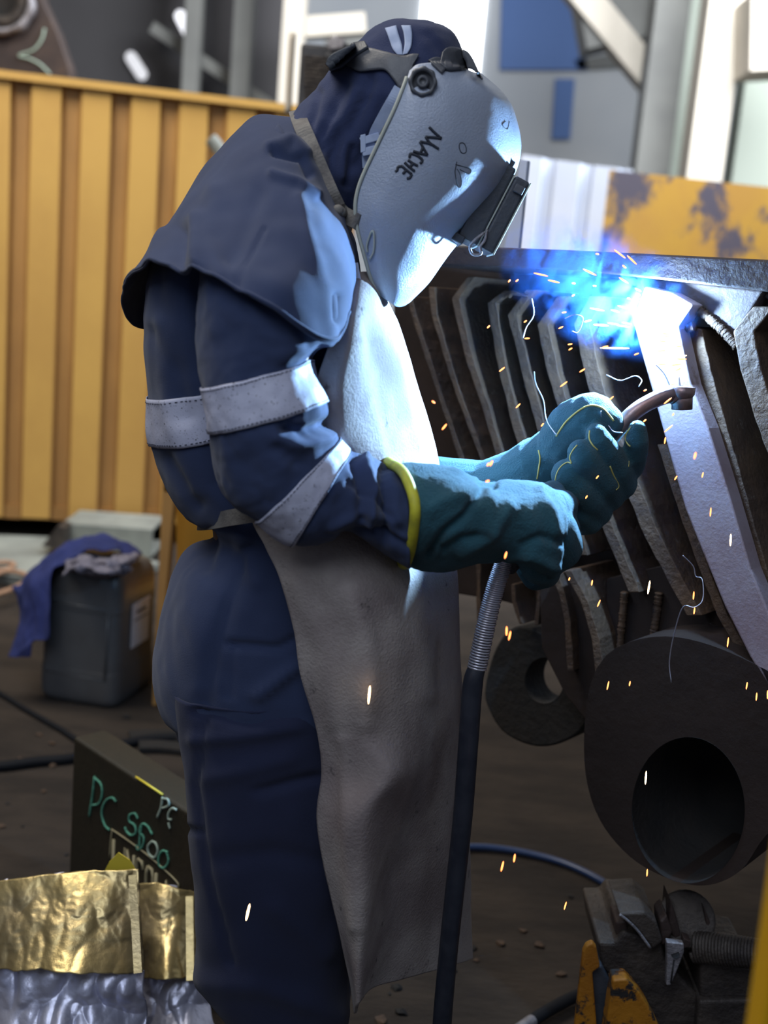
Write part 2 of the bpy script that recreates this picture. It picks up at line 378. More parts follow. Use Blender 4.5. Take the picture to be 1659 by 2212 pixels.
# pale rails, channel and boards under the bin
def floor_slab(name, px4, h, m, label, cat, kind=None):
    pts = [at_z(x, y, h) for x, y in px4]
    bm = bmesh.new(); add_prism(bm, pts, (0, 0, -h+.001))
    o = own_origin(bm_obj(name, bm, m, None, False, .004)); return tag(o, label, cat)
floor_slab('steel_plate', [(-120, 1150), (130, 1160), (350, 1215), (150, 1262), (-120, 1225)], .035, BASEG, 'flat pale grey steel plate on the floor below the yellow bin', 'plate')
bm = bmesh.new()
a = at(135, 1128, 3.15); b = at(330, 1142, 3.15); hh = (a.z-at(135, 1192, 3.15).z)
for (o_, s_) in (((0, .0, -hh/2), (0, .012, hh/2)), ((0, .13, -.008), (0, .13, .008)), ((0, .13, -hh+.008), (0, .13, .008))):
    add_box(bm, (a+b)/2+Vector(o_), (b-a)/2, (0, s_[1], 0), (0, 0, s_[2]))
o = own_origin(bm_obj('steel_channel', bm, BASEG, None, False, .004)); tag(o, 'grey steel channel lying in front of the bin, behind the can', 'channel')
o = own_origin(prism_px('angle_bracket', [(90, 1180), (125, 1135), (140, 1140), (138, 1190)], 3.05, .10, DARKST)); tag(o, 'small dark angled bracket at the left end of the channel', 'bracket')
o = own_origin(tube('air_hose', [at_z(x, y, .055) for x, y in [(-80, 1230), (-10, 1232), (45, 1238), (60, 1252), (20, 1275), (-40, 1290), (-60, 1265), (-5, 1240), (30, 1222), (10, 1215), (-50, 1222)]], .010, ROPE)); tag(o, 'orange brown hose coiled on the floor at left edge', 'hose')
# scrap steel part standing on the bin top left
t = empty('digger_part', at(60, 160, 4.95), 'brown steel digger part with a welded boss above the yellow bin, top left corner', 'steel part')
prism_px('side_plate', [(-260, -160), (60, -160), (92, 0), (125, 70), (152, 150), (155, 200), (-260, 180)], 4.95, .12, STEEL, t, .01)
c = at(5, 0, 4.9)
for (r0, r1, m, nm) in ((.17, .145, BRIGHTST, 'weld_ring'), (.135, .085, DARKST, 'bush_ring')):
    vs = []; n = 48
    for k in range(n):
        a = 2*math.pi*k/n; j = 1+.03*math.sin(k*5.1)*(nm == 'weld_ring')
        for (r, y) in ((r0*j, .03), (r0*j, -.02), (r1, -.035), (r1, .03)): vs.append(c+Vector((r*math.cos(a), y, r*math.sin(a))))
    fs = [(4*k+i, 4*((k+1) % n)+i, 4*((k+1) % n)+(i+1) % 4, 4*k+(i+1) % 4) for k in range(n) for i in range(4)]
    mesh_of(nm, vs, fs, m, t, True)
bm = bmesh.new(); add_cyl(bm, c+Vector((0, .028, 0)), c+Vector((0, -.01, 0)), .085); bm_obj('bore', bm, BORE, t)
tube('chalk_mark', [at(x, y, 4.94) for x, y in [(96, 62), (90, 85), (72, 108), (40, 120), (60, 126), (85, 138), (108, 160)]], .006, CHALKW, t)
# machine with the ribbed radiator behind the hood
t = empty('radiator_unit', at(690, 240, 2.2), 'dark ribbed radiator unit behind the welder\'s hood', 'radiator')
prism_px('housing', [(650, 92), (735, 100), (760, 250), (640, 245)], 2.25, .25, GRILLE, t, .01)
for k in range(12):
    y = 122+k*9.5
    a, b = at(656, y, 2.24), at(716, y+5, 2.24); bm = bmesh.new(); add_box(bm, (a+b)/2, (b-a)/2, (0, .006, 0), (0, 0, .0035)); bm_obj('fin', bm, DARKST, t)
prism_px('side_panel', [(722, 130), (748, 128), (752, 240), (726, 240)], 2.2, .04, DARKST, t, .004)
prism_px('cover', [(700, 118), (745, 92), (782, 108), (775, 150), (712, 150)], 2.15, .12, GRILLE, t, .006)
prism_px('bright_bracket', [(705, 92), (722, 74), (745, 84), (742, 104), (712, 108)], 2.14, .06, BRIGHTST, t, .004)
tube('rail', [at(632, 72, 2.3), at(626, 160, 2.3), at(622, 245, 2.3)], .011, CREAM, t)
tube('fixing_rail', [at(455, 300, 3.25), at(470, 318, 3.25), at(500, 365, 3.25)], .028, BASEG, bpy.data.objects['corrugated_bin'])
bm = bmesh.new(); c = at(700, 248, 2.35); add_box(bm, (c.x, 2.35, c.z/2), (.07, 0, 0), (0, .08, 0), (0, 0, c.z/2)); bm_obj('pedestal', bm, GRILLE, t)
# white corrugated sheet and patched yellow panel behind the work
def corr(name, pxa, pxb, Y0, Y1, ytop, m, per, label, cat, amp=.04, z0=0.):
    a = at(pxa, ytop[0], Y0); b = at(pxb, ytop[1], Y1); d = Vector((b.x-a.x, b.y-a.y, 0)); L = d.length; d.normalize(); n = Vector((d.y, -d.x, 0)); vs = []; k = 0; s = 0; pts = []
    while s < L: pts += [(s, 0), (s+per*.5, 0), (s+per*.58, amp), (s+per*.92, amp)]; s += per
    for u, v in pts:
        z1 = a.z+(b.z-a.z)*min(1, u/L)
        vs += [Vector((a.x, a.y, z0))+d*u-n*v, Vector((a.x, a.y, z1))+d*u-n*v]
    o = mesh_of(name, vs, [(2*i, 2*i+2, 2*i+3, 2*i+1) for i in range(len(pts)-1)], m)
    sm = o.modifiers.new('s', 'SOLIDIFY'); sm.thickness = .02
    own_origin(o); return tag(o, label, cat)
corr('corrugated_sheet', 1128, 1318, 4.6, 4.5, (335, 362), WHITEC, .19, 'white corrugated steel sheet standing behind the smoke', 'sheet')
corr('patched_panel', 1318, 1800, 4.3, 4.0, (368, 420), YPATCH, .9, 'yellow panel with dark patches at the right, behind the beam', 'panel', .01)
# ------------------------------------------------------------------ yellow door frame beside the can
t = empty('yellow_cabinet', at_z(370, 1530, 0), 'yellow steel cabinet frame between grey can and the welder', 'cabinet')
Y_ = at_z(340, 1528, 0).y
prism_px('upright', [(352, 1038), (380, 1040), (338, 1527), (328, 1524)], Y_, .05, YELLOWT, t, .003)
prism_px('front_panel', [(380, 1070), (382, 1300), (460, 1300), (500, 1080)], Y_+.09, .5, mat('orange_yellow_paint', (.50, .24, .02), None, .6), t, .003)
prism_px('top_rail', [(352, 1038), (500, 1052), (500, 1078), (352, 1064)], Y_, .05, YELLOWT, t, .003)
prism_px('front_panel', [(338, 1310), (480, 1310), (480, 1530), (334, 1527)], Y_+.04, .5, YELLOW, t, .003)
# ------------------------------------------------------------------ grey plastic can with cloth and rag
def can():
    C = at_z(247, 1538, 0); ph = math.radians(13); d1 = Vector((-math.cos(ph), math.sin(ph), 0)); d2 = Vector((math.sin(ph), math.cos(ph), 0)); w1_, w2_, h = .245, .27, .40
    c0 = C+d1*w1_/2+d2*w2_/2
    t = empty('plastic_can', c0, 'dark grey square plastic can standing before the yellow bin', 'can')
    rows = []
    for (z, s, r) in ((0, .84, .3), (.006, .94, .3), (.03, 1.0, .3), (.10, 1.0, .3), (.108, .985, .3), (.27, .975, .3), (.278, .99, .3), (.345, .97, .3), (.378, .90, .35), (.396, .74, .4), (.40, .5, .5), (.40, .05, .5)):
        row = []
        for k in range(32):
            a = 2*math.pi*k/32; ca, sa = math.cos(a), math.sin(a); p = .28
            f = lambda q: math.copysign(abs(q)**p, q)
            row.append(tuple(c0+d1*w1_/2*s*f(ca)+d2*w2_/2*s*f(sa)+Vector((0, 0, z))))
        rows.append(row)
    surf('can_body', rows, CAN, t, nu=96, nv=90, closed=True, cap0=True, cap1=True)
    # moulded front frame
    n1 = -d2
    def fp(u, v, o=.004): return c0+d1*(w1_/2*u)+n1*(w2_/2+o-.006)+Vector((0, 0, v))
    tube('moulding', [fp(-.72, .085), fp(.78, .085)], .003, CAN, t, sub=1)
    tube('moulding', [fp(-.72, .29), fp(.78, .29)], .003, CAN, t, sub=1)
    tube('moulding', [fp(-.72, .085), fp(-.74, .29)], .003, CAN, t, sub=1)
    n2 = -d1
    lb = c0+n2*(w1_/2+.0015); bm = bmesh.new(); add_box(bm, lb+d2*.005+Vector((0, 0, .225)), d2*.055, n2*.001, (0, 0, .065)); lab = bm_obj('label', bm, PAPER, t, False); lab['label'] = 'white paper label'
    bm = bmesh.new(); add_box(bm, lb+n2*.0015+d2*.005+Vector((0, 0, .262)), d2*.03, n2*.0008, (0, 0, .004)); bm_obj('print', bm, INK, lab)
    bm = bmesh.new(); add_box(bm, lb+n2*.0015+d2*.005+Vector((0, 0, .24)), d2*.045, n2*.0008, (0, 0, .0015)); bm_obj('print', bm, INK, lab)
    # blue cloth draped over the back and the left side
    top = c0+Vector((0, 0, .462))
    def q(px, py, dy): return tuple(at(px, py, C.y+dy))
    rows = [[q(300, 1208, .22), q(310, 1200, .27), q(306, 1192, .33)],
            [q(255, 1190, .12), q(262, 1172, .2), q(258, 1166, .3)],
            [q(190, 1190, .06), q(200, 1158, .15), q(210, 1160, .28)],
            [q(135, 1215, .02), q(128, 1185, .08), q(140, 1180, .25)],
            [q(112, 1240, -.02), q(85, 1225, .06), q(80, 1225, .2)],
            [q(108, 1300, -.04), q(62, 1252, .02), q(45, 1262, .12)],
            [q(108, 1345, -.05), q(66, 1310, .0), q(28, 1268, .08)],
            [q(106, 1380, -.05), q(58, 1360, .0), q(44, 1320, .06)],
            [q(72, 1386, -.04), q(40, 1405, .0), q(28, 1385, .04)],
            [q(64, 1420, -.03), q(38, 1420, .0), q(15, 1418, .03)]]
    o, _ = surf('draped_cloth', rows, BLUECLOTH, None, nu=30, nv=80, closed=False, solid=.003, amp=.012, freq=(18, 18, 7), octs=3)
    own_origin(o); tag(o, 'blue cloth draped over back and left side of the grey can', 'cloth')
    rows = []
    for i in range(6):
        row = []
        for j in range(7):
            px = 134+j*25+i*3; py = 1240-i*8-6*math.sin(j*1.3); edge = i in (0, 5) or j in (0, 6)
            row.append(tuple(at_z(px, py, .408 if edge else .437+.008*math.sin(i*2+j*1.7))))
        rows.append(row)
    o, _ = surf('rag', rows, RAG, None, nu=50, nv=40, closed=False, solid=.003, amp=.016, freq=(30, 30, 30), octs=3)
    own_origin(o); tag(o, 'crumpled grey rag lying on top of the grey can', 'rag')
can()
# ------------------------------------------------------------------ dark wire feeder with chalk writing
def feeder():
    A = at_z(146, 1950, 0); 
    B = at(405, 1700, 0.30); T = at(166, 1592, A.y)
    d = Vector((B.x-A.x, B.y-A.y, 0)).normalized(); n = Vector((d.y, -d.x, 0)); hgt = T.z
    t = empty('wire_feeder', A, 'dark wire feeder box with chalk writing, behind the foil bags', 'machine')
    bm = bmesh.new(); L = .42; D = .07
    add_prism(bm, [A+Vector((0, 0, .012)), A+d*L+Vector((0, 0, .012)), A+d*L+Vector((0, 0, hgt)), A+Vector((0, 0, hgt))], -n*D)
    bm_obj('housing', bm, FEED, t, False, .006)
    for k in (0.05, L-.05):
        bm = bmesh.new(); add_box(bm, A+d*k-n*D/2+Vector((0, 0, .008)), d*.02, n*D*.9, (0, 0, .007)); bm_obj('foot', bm, BLACKP, t)
    P0 = A+n*.0015
    def w(pts, m, r=.0022, nm='chalk_writing'):
        return tube(nm, [at_plane(x, y, P0, n) for x, y in pts], r, m, t, n=6, sub=5)
    z = lambda x, y: (x/3.106, 1500+y/3.106)
    for s, m in (([(635, 550), (620, 680), (598, 820)], CHALK), ([(635, 560), (675, 600), (685, 660), (665, 730), (615, 745)], CHALK),
              ([(778, 720), (755, 695), (720, 705), (690, 750), (683, 810), (705, 880), (735, 910)], CHALK),
              ([(925, 835), (905, 800), (870, 810), (868, 850), (905, 880), (910, 930), (880, 945), (850, 920), (838, 890)], CHALK),
              ([(1022, 940), (990, 885), (955, 870), (935, 920), (965, 960), (955, 1020), (925, 1040), (915, 1010)], CHALK),
              ([(950, 880), (940, 950), (935, 1030)], CHALK),
              ([(1020, 985), (992, 1020), (1000, 1070), (1035, 1095), (1058, 1050), (1045, 1000), (1020, 985)], CHALKW),
              ([(1125, 1060), (1090, 1050), (1065, 1090), (1065, 1140), (1100, 1165), (1130, 1120), (1120, 1060)], CHALK),
              ([(1090, 690), (1080, 760), (1055, 825)], CHALKW), ([(1090, 700), (1125, 705), (1130, 745), (1085, 765)], CHALKW),
              ([(1185, 775), (1155, 765), (1130, 800), (1130, 835), (1150, 840)], CHALKW), ([(1130, 860), (1140, 900)], CHALKW)):
        w([z(x, y) for x, y in s], m)
    w([z(735, 1095), z(750, 930), z(770, 920), z(980, 1070), z(1180, 1250), z(1192, 1310)], LABELM, .0016, 'nameplate_border')
    # block capitals on the name plate, sheared along the plate
    e1 = at_plane(*z(765, 975), P0, n); e2 = at_plane(*z(1215, 1330), P0, n); ex = (e2-e1); ux = ex.normalized(); uz = Vector((0, 0, -1)); hh = .062; wd = ex.length/7.3
    G = {'L': [[(0, 0), (0, 1), (.7, 1)]], 'I': [[(.25, 0), (.25, 1)]], 'N': [[(0, 1), (0, 0), (.75, 1), (.75, 0)]], 'C': [[(.75, .2), (.55, 0), (.15, 0), (0, .2), (0, .8), (.15, 1), (.55, 1), (.75, .8)]],
         'O': [[(.15, 0), (.6, 0), (.75, .2), (.75, .8), (.6, 1), (.15, 1), (0, .8), (0, .2), (.15, 0)]]}
    x = 0
    for ch in 'LINCOLN':
        wch = .55 if ch == 'I' else 1.05
        for st in G[ch]:
            pts = [e1+ux*(x+u*.95)*wd+uz*v*hh for u, v in st]
            strap('nameplate_letter', pts, .0085, .0012, LABELM, t, side=tuple(ux+uz*.2), sub=1) if ch == 'I' else tube('nameplate_letter', pts, .0034, LABELM, t, n=6, sub=1)
        x += wch
    tube('trim_strip', [A+d*(L*.52)+Vector((0, 0, hgt+.002)), A+d*(L*.72)+Vector((0, 0, hgt+.002))], .002, YTAG, t, sub=1)
feeder()
o = own_origin(tube('cable', [at_z(x, y, .012) for x, y in [(-60, 1650), (0, 1655), (80, 1645), (170, 1635), (300, 1600), (420, 1590)]], .013, CABLEM)); tag(o, 'thick black cable on the floor left of the feeder', 'cable')
o = own_origin(tube('cable', [at_z(x, y, .008) for x, y in [(-60, 1470), (0, 1498), (60, 1535), (130, 1575), (185, 1610), (260, 1640)]], .008, CABLEM)); tag(o, 'thin black cable running diagonally behind the feeder, below the can', 'cable')
for (pts, lb) in (([(280, 1590), (330, 1588), (400, 1590), (470, 1600)], 'dark flat bar on floor behind the feeder, upper one'), ([(300, 1612), (350, 1612), (410, 1618), (470, 1625)], 'dark flat bar on floor behind the feeder, lower one')):
    o = own_origin(strap('flat_bar', [at_z(x, y, .012) for x, y in pts], .05, .012, BORE, None, side=(.1, 1, 0))); tag(o, lb, 'bar', 'dark flat bars on the floor')
# ------------------------------------------------------------------ foil bags
def foil_bag(name, tl, tr, midl, midr, bl, br, Y, label, seed, extra=None):
    t = empty(name, at((bl[0]+br[0])/2, bl[1], Y+.05), label, 'bag', 'foil bags on the floor')
    def grid(a, b, c, d, y0, y1, bulge, m, nm, nv=70):
        rows = []
        for i in range(5):
            f = i/4; row = []
            for j in range(9):
                g = j/8
                x0, y0_ = a[0]+(c[0]-a[0])*f, a[1]+(c[1]-a[1])*f; x1, y1_ = b[0]+(d[0]-b[0])*f, b[1]+(d[1]-b[1])*f
                Yd = y0+(y1-y0)*f-bulge*math.sin(math.pi*g)*(.25+.75*f)
                row.append(tuple(at(x0+(x1-x0)*g, y0_+(y1_-y0_)*g-(6*math.sin(math.pi*g) if i == 0 else 0), Yd)))
            rows.append(row)
        G = grid_pts(rows, 110, nv, False)
        for idx in np.ndindex(G.shape[:2]):
            v = Vector(G[idx]); q = v+Vector((seed, 0, 0))
            r = noise.noise(q*11); r2 = noise.noise(Vector((q.x*34, q.y*12, q.z*26)));r3 = noise.noise(q*75)
            k_ = .45 if 'upper' in nm else .8; G[idx][1] += k_*(.014*(1-abs(r)*3)+.006*(1-abs(r2)*3))+.002*abs(r3)
        vs = list(G.reshape(-1, 3)); o = mesh_of(nm, vs, grid_faces(nv, 110, False), m, t, True)
        s = o.modifiers.new('s', 'SOLIDIFY'); s.thickness = .0015; return o
    grid(tl, tr, midl, midr, Y+.09, Y+.01, .05, GOLD, 'upper_panel')
    grid((midl[0], midl[1]-2), (midr[0], midr[1]-2), bl, br, Y+.01, Y-.03, .06, SILVER, 'lower_panel')
    grid((tl[0]+4, tl[1]+4), (tr[0]-2, tr[1]+4), bl, br, Y+.12, Y+.14, -.04, SILVER, 'back_panel', 40)
    strap('seam', [at(tr[0]-12, tr[1]+8, Y+.055), at((tr[0]+midr[0])/2-12, (tr[1]+midr[1])/2, Y+.02), at(midr[0]-12, midr[1], Y-.02)], .012, .002, GOLD, t, side=(1, 0, 0))
    return t
foil_bag('foil_bag', (300, 1912), (421, 1928), (302, 2112), (423, 2118), (305, 2300), (500, 2300), .17, 'narrow crumpled foil bag beside the welder\'s leg, right of the two', 5.)
bg = foil_bag('foil_bag', (-30, 1910), (298, 1882), (-40, 2098), (310, 2102), (-50, 2320), (318, 2320), .06, 'wide crumpled foil bag with gold top, in front, leftmost of the two', 1.)
o = prism_px('yellow_tab', [(223, 1886), (236, 1862), (256, 1842), (280, 1858), (296, 1884)], .17, .002, YTAG, bg, 0)
# ------------------------------------------------------------------ the workpiece: beam, ribs, lugs
TH = math.radians(40); VN = Vector((math.sin(TH), math.cos(TH), 0)); UB = Vector((math.cos(TH), -math.sin(TH), 0)); WP0 = at(1430, 700, .12)
def hit(px, py, off=0.): return at_plane(px, py, WP0+VN*off, VN)
wk = empty('steel_fabrication', hit(1300, 1850), 'big ribbed steel fabrication being welded, with beam on top and bored lugs below', 'fabrication')
def wprism(name, px, off, thick, m, bevel=.002, lab=None, par=None):
    bm = bmesh.new(); add_prism(bm, [hit(x, y, off) for x, y in px], VN*thick); o = bm_obj(name, bm, m, par or wk, False, bevel)
    if lab: o['label'] = lab
    return o
def wstrip(name, cl, w, off, thick, m, bevel=.0015, lab=None):
    ws = w if isinstance(w, (list, tuple)) else [w]*len(cl)
    # densify and roughen the flame-cut edge
    L = [(x-k/2, y) for (x, y), k in zip(cl, ws)]; R = [(x+k/2, y) for (x, y), k in zip(cl, ws)]
    def dens(P):
        out = []
        for (a, b) in zip(P[:-1], P[1:]):
            n = max(1, int(math.dist(a, b)/22))
            for i in range(n):
                f = i/n; j = 0 if i == 0 else 1.3
                out.append((a[0]+(b[0]-a[0])*f+random.uniform(-j, j), a[1]+(b[1]-a[1])*f))
        return out+[P[-1]]
    return wprism(name, dens(L)+dens(R)[::-1], off, thick, m, bevel, lab)
wprism('top_beam', [(900, 527), (1250, 541), (1500, 553), (1760, 566), (1760, 641), (1640, 628), (1500, 612), (1250, 584), (900, 571)], -.03, .34, STEEL, .003)
bm = bmesh.new(); add_prism(bm, [hit(x, y, .2) for x, y in [(1124, 345), (1139, 347), (1118, 556), (1102, 555)]], VN*.008); add_prism(bm, [hit(x, y, .2) for x, y in [(1112, 420), (1124, 345), (1102, 555), (1086, 555)]], VN*.03)
t = tag(own_origin(bm_obj('angle_post', bm, WHITEC)), 'slim pale steel angle standing on the beam behind the lens holder', 'post')
wprism('back_plate', [(850, 560), (1200, 575), (1900, 620), (1950, 1650), (1660, 1560), (1500, 1500), (1330, 1420), (1240, 1345), (1090, 1300), (850, 1260)], .20, .03, LUGM, .003)
wprism('gusset', [(1370, 596), (1650, 628), (1600, 705), (1590, 745), (1502, 668), (1400, 640)], .035, .04, STEEL, .003)
wprism('gusset', [(1640, 630), (1760, 642), (1760, 800), (1680, 670)], .05, .04, STEEL, .003)
ribs = [([(884, 640), (897, 690), (940, 820), (1000, 1000), (1060, 1180)], 11, .10),
        ([(932, 620), (938, 680), (990, 850), (1050, 1010), (1110, 1180)], 13, .09),
        ([(1018, 598), (984, 645), (1010, 760), (1055, 900), (1090, 1020), (1150, 1180)], 17, .08),
        ([(1098, 628), (1062, 655), (1080, 770), (1110, 900), (1140, 1000), (1190, 1160)], 19, .075),
        ([(1146, 626), (1106, 680), (1135, 800), (1170, 930), (1200, 1020), (1260, 1200)], 20, .07),
        ([(1215, 640), (1172, 702), (1195, 810), (1225, 905), (1280, 1060), (1370, 1280)], 24, .06),
        ([(1290, 640), (1256, 700), (1285, 830), (1330, 960), (1400, 1140), (1500, 1330)], 34, .05)]
for cl, w, off in ribs: wstrip('rib', cl, w, off, .17, RIBM)
LIT = [(1392, 618), (1366, 692), (1384, 760), (1410, 850), (1440, 960), (1480, 1100), (1520, 1200), (1565, 1310), (1620, 1420), (1668, 1500), (1740, 1580),
       (1760, 1460), (1700, 1400), (1659, 1320), (1622, 1230), (1580, 1085), (1530, 925), (1492, 830), (1464, 706), (1497, 658), (1450, 632)]
wprism('welded_bar', LIT, 0, .035, LITM, .003, 'pale arc-lit steel bar being welded')
wstrip('rib', [(1478, 705), (1500, 712), (1518, 800), (1550, 910), (1592, 1060), (1640, 1230), (1690, 1370)], 34, .04, .15, RIBM)
wstrip('rib', [(1650, 662), (1606, 716), (1622, 800), (1655, 910), (1710, 1060)], 46, .0, .18, RIBM, .002)
wstrip('rib', [(1430, 960), (1462, 1060), (1510, 1200), (1560, 1330), (1640, 1470)], 22, .045, .14, RIBM)
wstrip('rib', [(1033, 1205), (1034, 1340)], 9, .16, .05, RIBM)
for k, cl in enumerate(([(1108, 1262), (1110, 1300), (1126, 1348)], [(1165, 1262), (1162, 1310), (1158, 1350)])): wstrip('rib', cl, 9, .13, .06, RIBM)
wstrip('rib', [(1198, 1240), (1214, 1285), (1226, 1345), (1232, 1450)], 13, .07, .12, RIBM)
wstrip('rib', [(1226, 1232), (1262, 1300), (1286, 1380), (1300, 1490)], 17, .05, .13, RIBM)
wprism('web_plate', [(1165, 1260), (1245, 1250), (1285, 1330), (1320, 1440), (1360, 1440), (1360, 1660), (1280, 1660), (1268, 1560), (1220, 1500), (1170, 1400)], .09, .04, LUGM)
wprism('web_plate', [(1310, 1250), (1480, 1210), (1560, 1330), (1650, 1480), (1760, 1560), (1760, 1720), (1400, 1500), (1310, 1480)], .10, .05, LUGM)
def bead(pts, off, r):
    for k in range(len(pts)-1):
        pass
    P = catmull([tuple(hit(x, y, off)) for x, y in pts], 60); R = [r*(.75+.45*abs(math.sin(i*1.3))+random.uniform(-.15, .15)) for i in range(60)]
    return tube('weld_bead', [Vector(p) for p in P], R, RIBM, wk, n=8, sub=1)
bead([(1350, 1278), (1345, 1330), (1340, 1390), (1335, 1478)], .094, .0055)
bead([(1424, 1280), (1418, 1330), (1412, 1372)], .094, .0055)
bead([(1100, 640), (1110, 634), (1140, 640)], .07, .003)
bead([(1505, 665), (1560, 712), (1592, 748)], .03, .006)
bead([(1500, 705), (1480, 709), (1466, 712)], .025, .006)
def lug(name, outer, hole, off, thick, m, mb, n=72, closed_back=False, lab=None):
    cx, cy, rx, ry = hole
    op = catmull(outer, 400, True); ang = np.arctan2((op[:, 1]-cy)/ry, (op[:, 0]-cx)/rx); O = []; I = []
    for k in range(n):
        t = -math.pi+2*math.pi*k/n; i = int(np.argmin(np.abs(np.angle(np.exp(1j*(ang-t)))))); O.append(tuple(op[i])); I.append((cx+rx*math.cos(t), cy+ry*math.sin(t)))
    vs = []
    for (o, i_) in zip(O, I): vs += [hit(*o, off), hit(*o, off)+VN*thick, hit(*i_, off)+VN*thick, hit(*i_, off)]
    fs = [(4*k+a, 4*((k+1) % n)+a, 4*((k+1) % n)+(a+1) % 4, 4*k+(a+1) % 4) for k in range(n) for a in (0, 1, 3)]
    o = mesh_of(name, vs, fs, m, wk, False); b = o.modifiers.new('b', 'BEVEL'); b.width = .004; b.segments = 2; b.limit_method = 'ANGLE'
    vs = []
    for i_ in I: vs += [hit(*i_, off)-VN*.0005, hit(*i_, off)+VN*thick*.999]
    fs = [(2*k, 2*((k+1) % n), 2*((k+1) % n)+1, 2*k+1) for k in range(n)]
    if closed_back: fs.append(tuple(2*k+1 for k in range(n)))
    s = mesh_of('bore_dark_lining', vs, fs, mb, o, True)  # dark lining paints the shade inside the hole
    if lab: o['label'] = lab
    return o
lug('bored_lug', [(1262, 1640), (1275, 1480), (1330, 1400), (1450, 1375), (1600, 1420), (1760, 1520), (1790, 1650), (1720, 1740), (1650, 1810), (1600, 1880), (1530, 1912), (1450, 1900), (1360, 1850), (1290, 1760)],
    (1487, 1750, 122, 158), .0, .22, LUGM, BORE, closed_back=True, lab='large brown lug with black bore')
lug('bored_lug', [(1046, 1490), (1070, 1400), (1110, 1355), (1165, 1365), (1210, 1410), (1262, 1440), (1276, 1500), (1262, 1570), (1210, 1606), (1150, 1612), (1090, 1585), (1058, 1540)],
    (1176, 1470, 42, 50), .16, .06, BORE, BORE, lab='smaller blackened lug with open hole')
# arc, its point lamp, and an added spot aimed at the welder
ARC = hit(1428, 668, -.022)
bm = bmesh.new(); bmesh.ops.create_icosphere(bm, subdivisions=3, radius=.007, matrix=Matrix.Translation(ARC))
o = own_origin(bm_obj('welding_arc', bm, emis('arc_white', (.75, .88, 1), 300), None, True)); tag(o, 'blinding white welding arc at the top of the lit bar', 'arc')
sp = bpy.data.lights.new('arc_spot_on_welder', 'SPOT'); sp.energy = 120; sp.color = (.36, .64, 1.0); sp.shadow_soft_size = .008; sp.spot_size = math.radians(130); sp.spot_blend = .55  # added spot lights the welder and spares the ribs; nothing shields it
so_ = bpy.data.objects.new('arc_spot_on_welder', sp); COL.objects.link(so_); so_.location = ARC-VN*.012; so_.rotation_euler = Vector((-.75, -.58, -.34)).to_track_quat('-Z', 'Y').to_euler()
l = bpy.data.lights.new('arc_light', 'POINT'); l.energy = 15; l.color = (.38, .65, 1.0); l.shadow_soft_size = .008
lo_ = bpy.data.objects.new('arc_light', l); COL.objects.link(lo_); lo_.location = ARC-VN*.012
# ------------------------------------------------------------------ smoke
def volmat(name, dens, scale, lo, hi, col, stretch, dist=2.5):
    m = bpy.data.materials.new(name); m.use_nodes = True; nt = m.node_tree; N = nt.nodes; L = nt.links; N.clear()
    out = N.new('ShaderNodeOutputMaterial'); v = N.new('ShaderNodeVolumePrincipled'); v.inputs['Color'].default_value = (*col, 1); v.inputs['Anisotropy'].default_value = 0
    tc = N.new('ShaderNodeTexCoord'); mp = N.new('ShaderNodeMapping'); mp.inputs['Scale'].default_value = stretch
    n = N.new('ShaderNodeTexNoise'); n.inputs['Scale'].default_value = scale; n.inputs['Detail'].default_value = 5; n.inputs['Distortion'].default_value = dist; n.inputs['Roughness'].default_value = .6
    L.new(tc.outputs['Object'], mp.inputs[0]); L.new(mp.outputs[0], n.inputs['Vector'])
    r = N.new('ShaderNodeMapRange'); r.inputs['From Min'].default_value = lo; r.inputs['From Max'].default_value = hi; r.inputs['To Max'].default_value = dens; r.interpolation_type = 'SMOOTHSTEP'
    L.new(n.outputs['Fac'], r.inputs['Value'])
    # fade towards the edge of the plume
    ge = N.new('ShaderNodeMapping'); ge.inputs['Location'].default_value = (-1, -1, -1); ge.inputs['Scale'].default_value = (2, 2, 2)
    L.new(tc.outputs['Generated'], ge.inputs[0]); ln = N.new('ShaderNodeVectorMath'); ln.operation = 'LENGTH'; L.new(ge.outputs[0], ln.inputs[0])
    f = N.new('ShaderNodeMapRange'); f.inputs['From Min'].default_value = 1.0; f.inputs['From Max'].default_value = .35; f.interpolation_type = 'SMOOTHSTEP'; L.new(ln.outputs['Value'], f.inputs['Value'])
    mu = N.new('ShaderNodeMath'); mu.operation = 'MULTIPLY'; L.new(r.outputs[0], mu.inputs[0]); L.new(f.outputs[0], mu.inputs[1])
    L.new(mu.outputs[0], v.inputs['Density']); L.new(v.outputs[0], out.inputs['Volume']); return m
def plume(name, c, rx, ry, rz, rot, m, label):
    bm = bmesh.new(); bmesh.ops.create_icosphere(bm, subdivisions=3, radius=1, matrix=Matrix.Diagonal((rx, ry, rz, 1)))
    o = bm_obj(name, bm, m, None, True); o.location = c; o.rotation_euler = (0, rot, 0); return tag(o, label, 'smoke', None, 'stuff')
plume('smoke_cloud', at(1292, 618, .06), .155, .075, .085, math.radians(22), volmat('arc_blue_smoke', 15, 19, .47, .62, (.035, .13, .48), (1, 1, .6)), 'dense blue lit welding smoke drifting left of the arc')  # blue of the arc light put into the smoke colour
plume('smoke_haze', at(1290, 360, .35), .20, .16, .33, math.radians(-12), volmat('thin_smoke', .35, 4, .35, .7, (.5, .7, 1.0), (1, 1, .5), 1.), 'thin pale smoke rising above the beam')
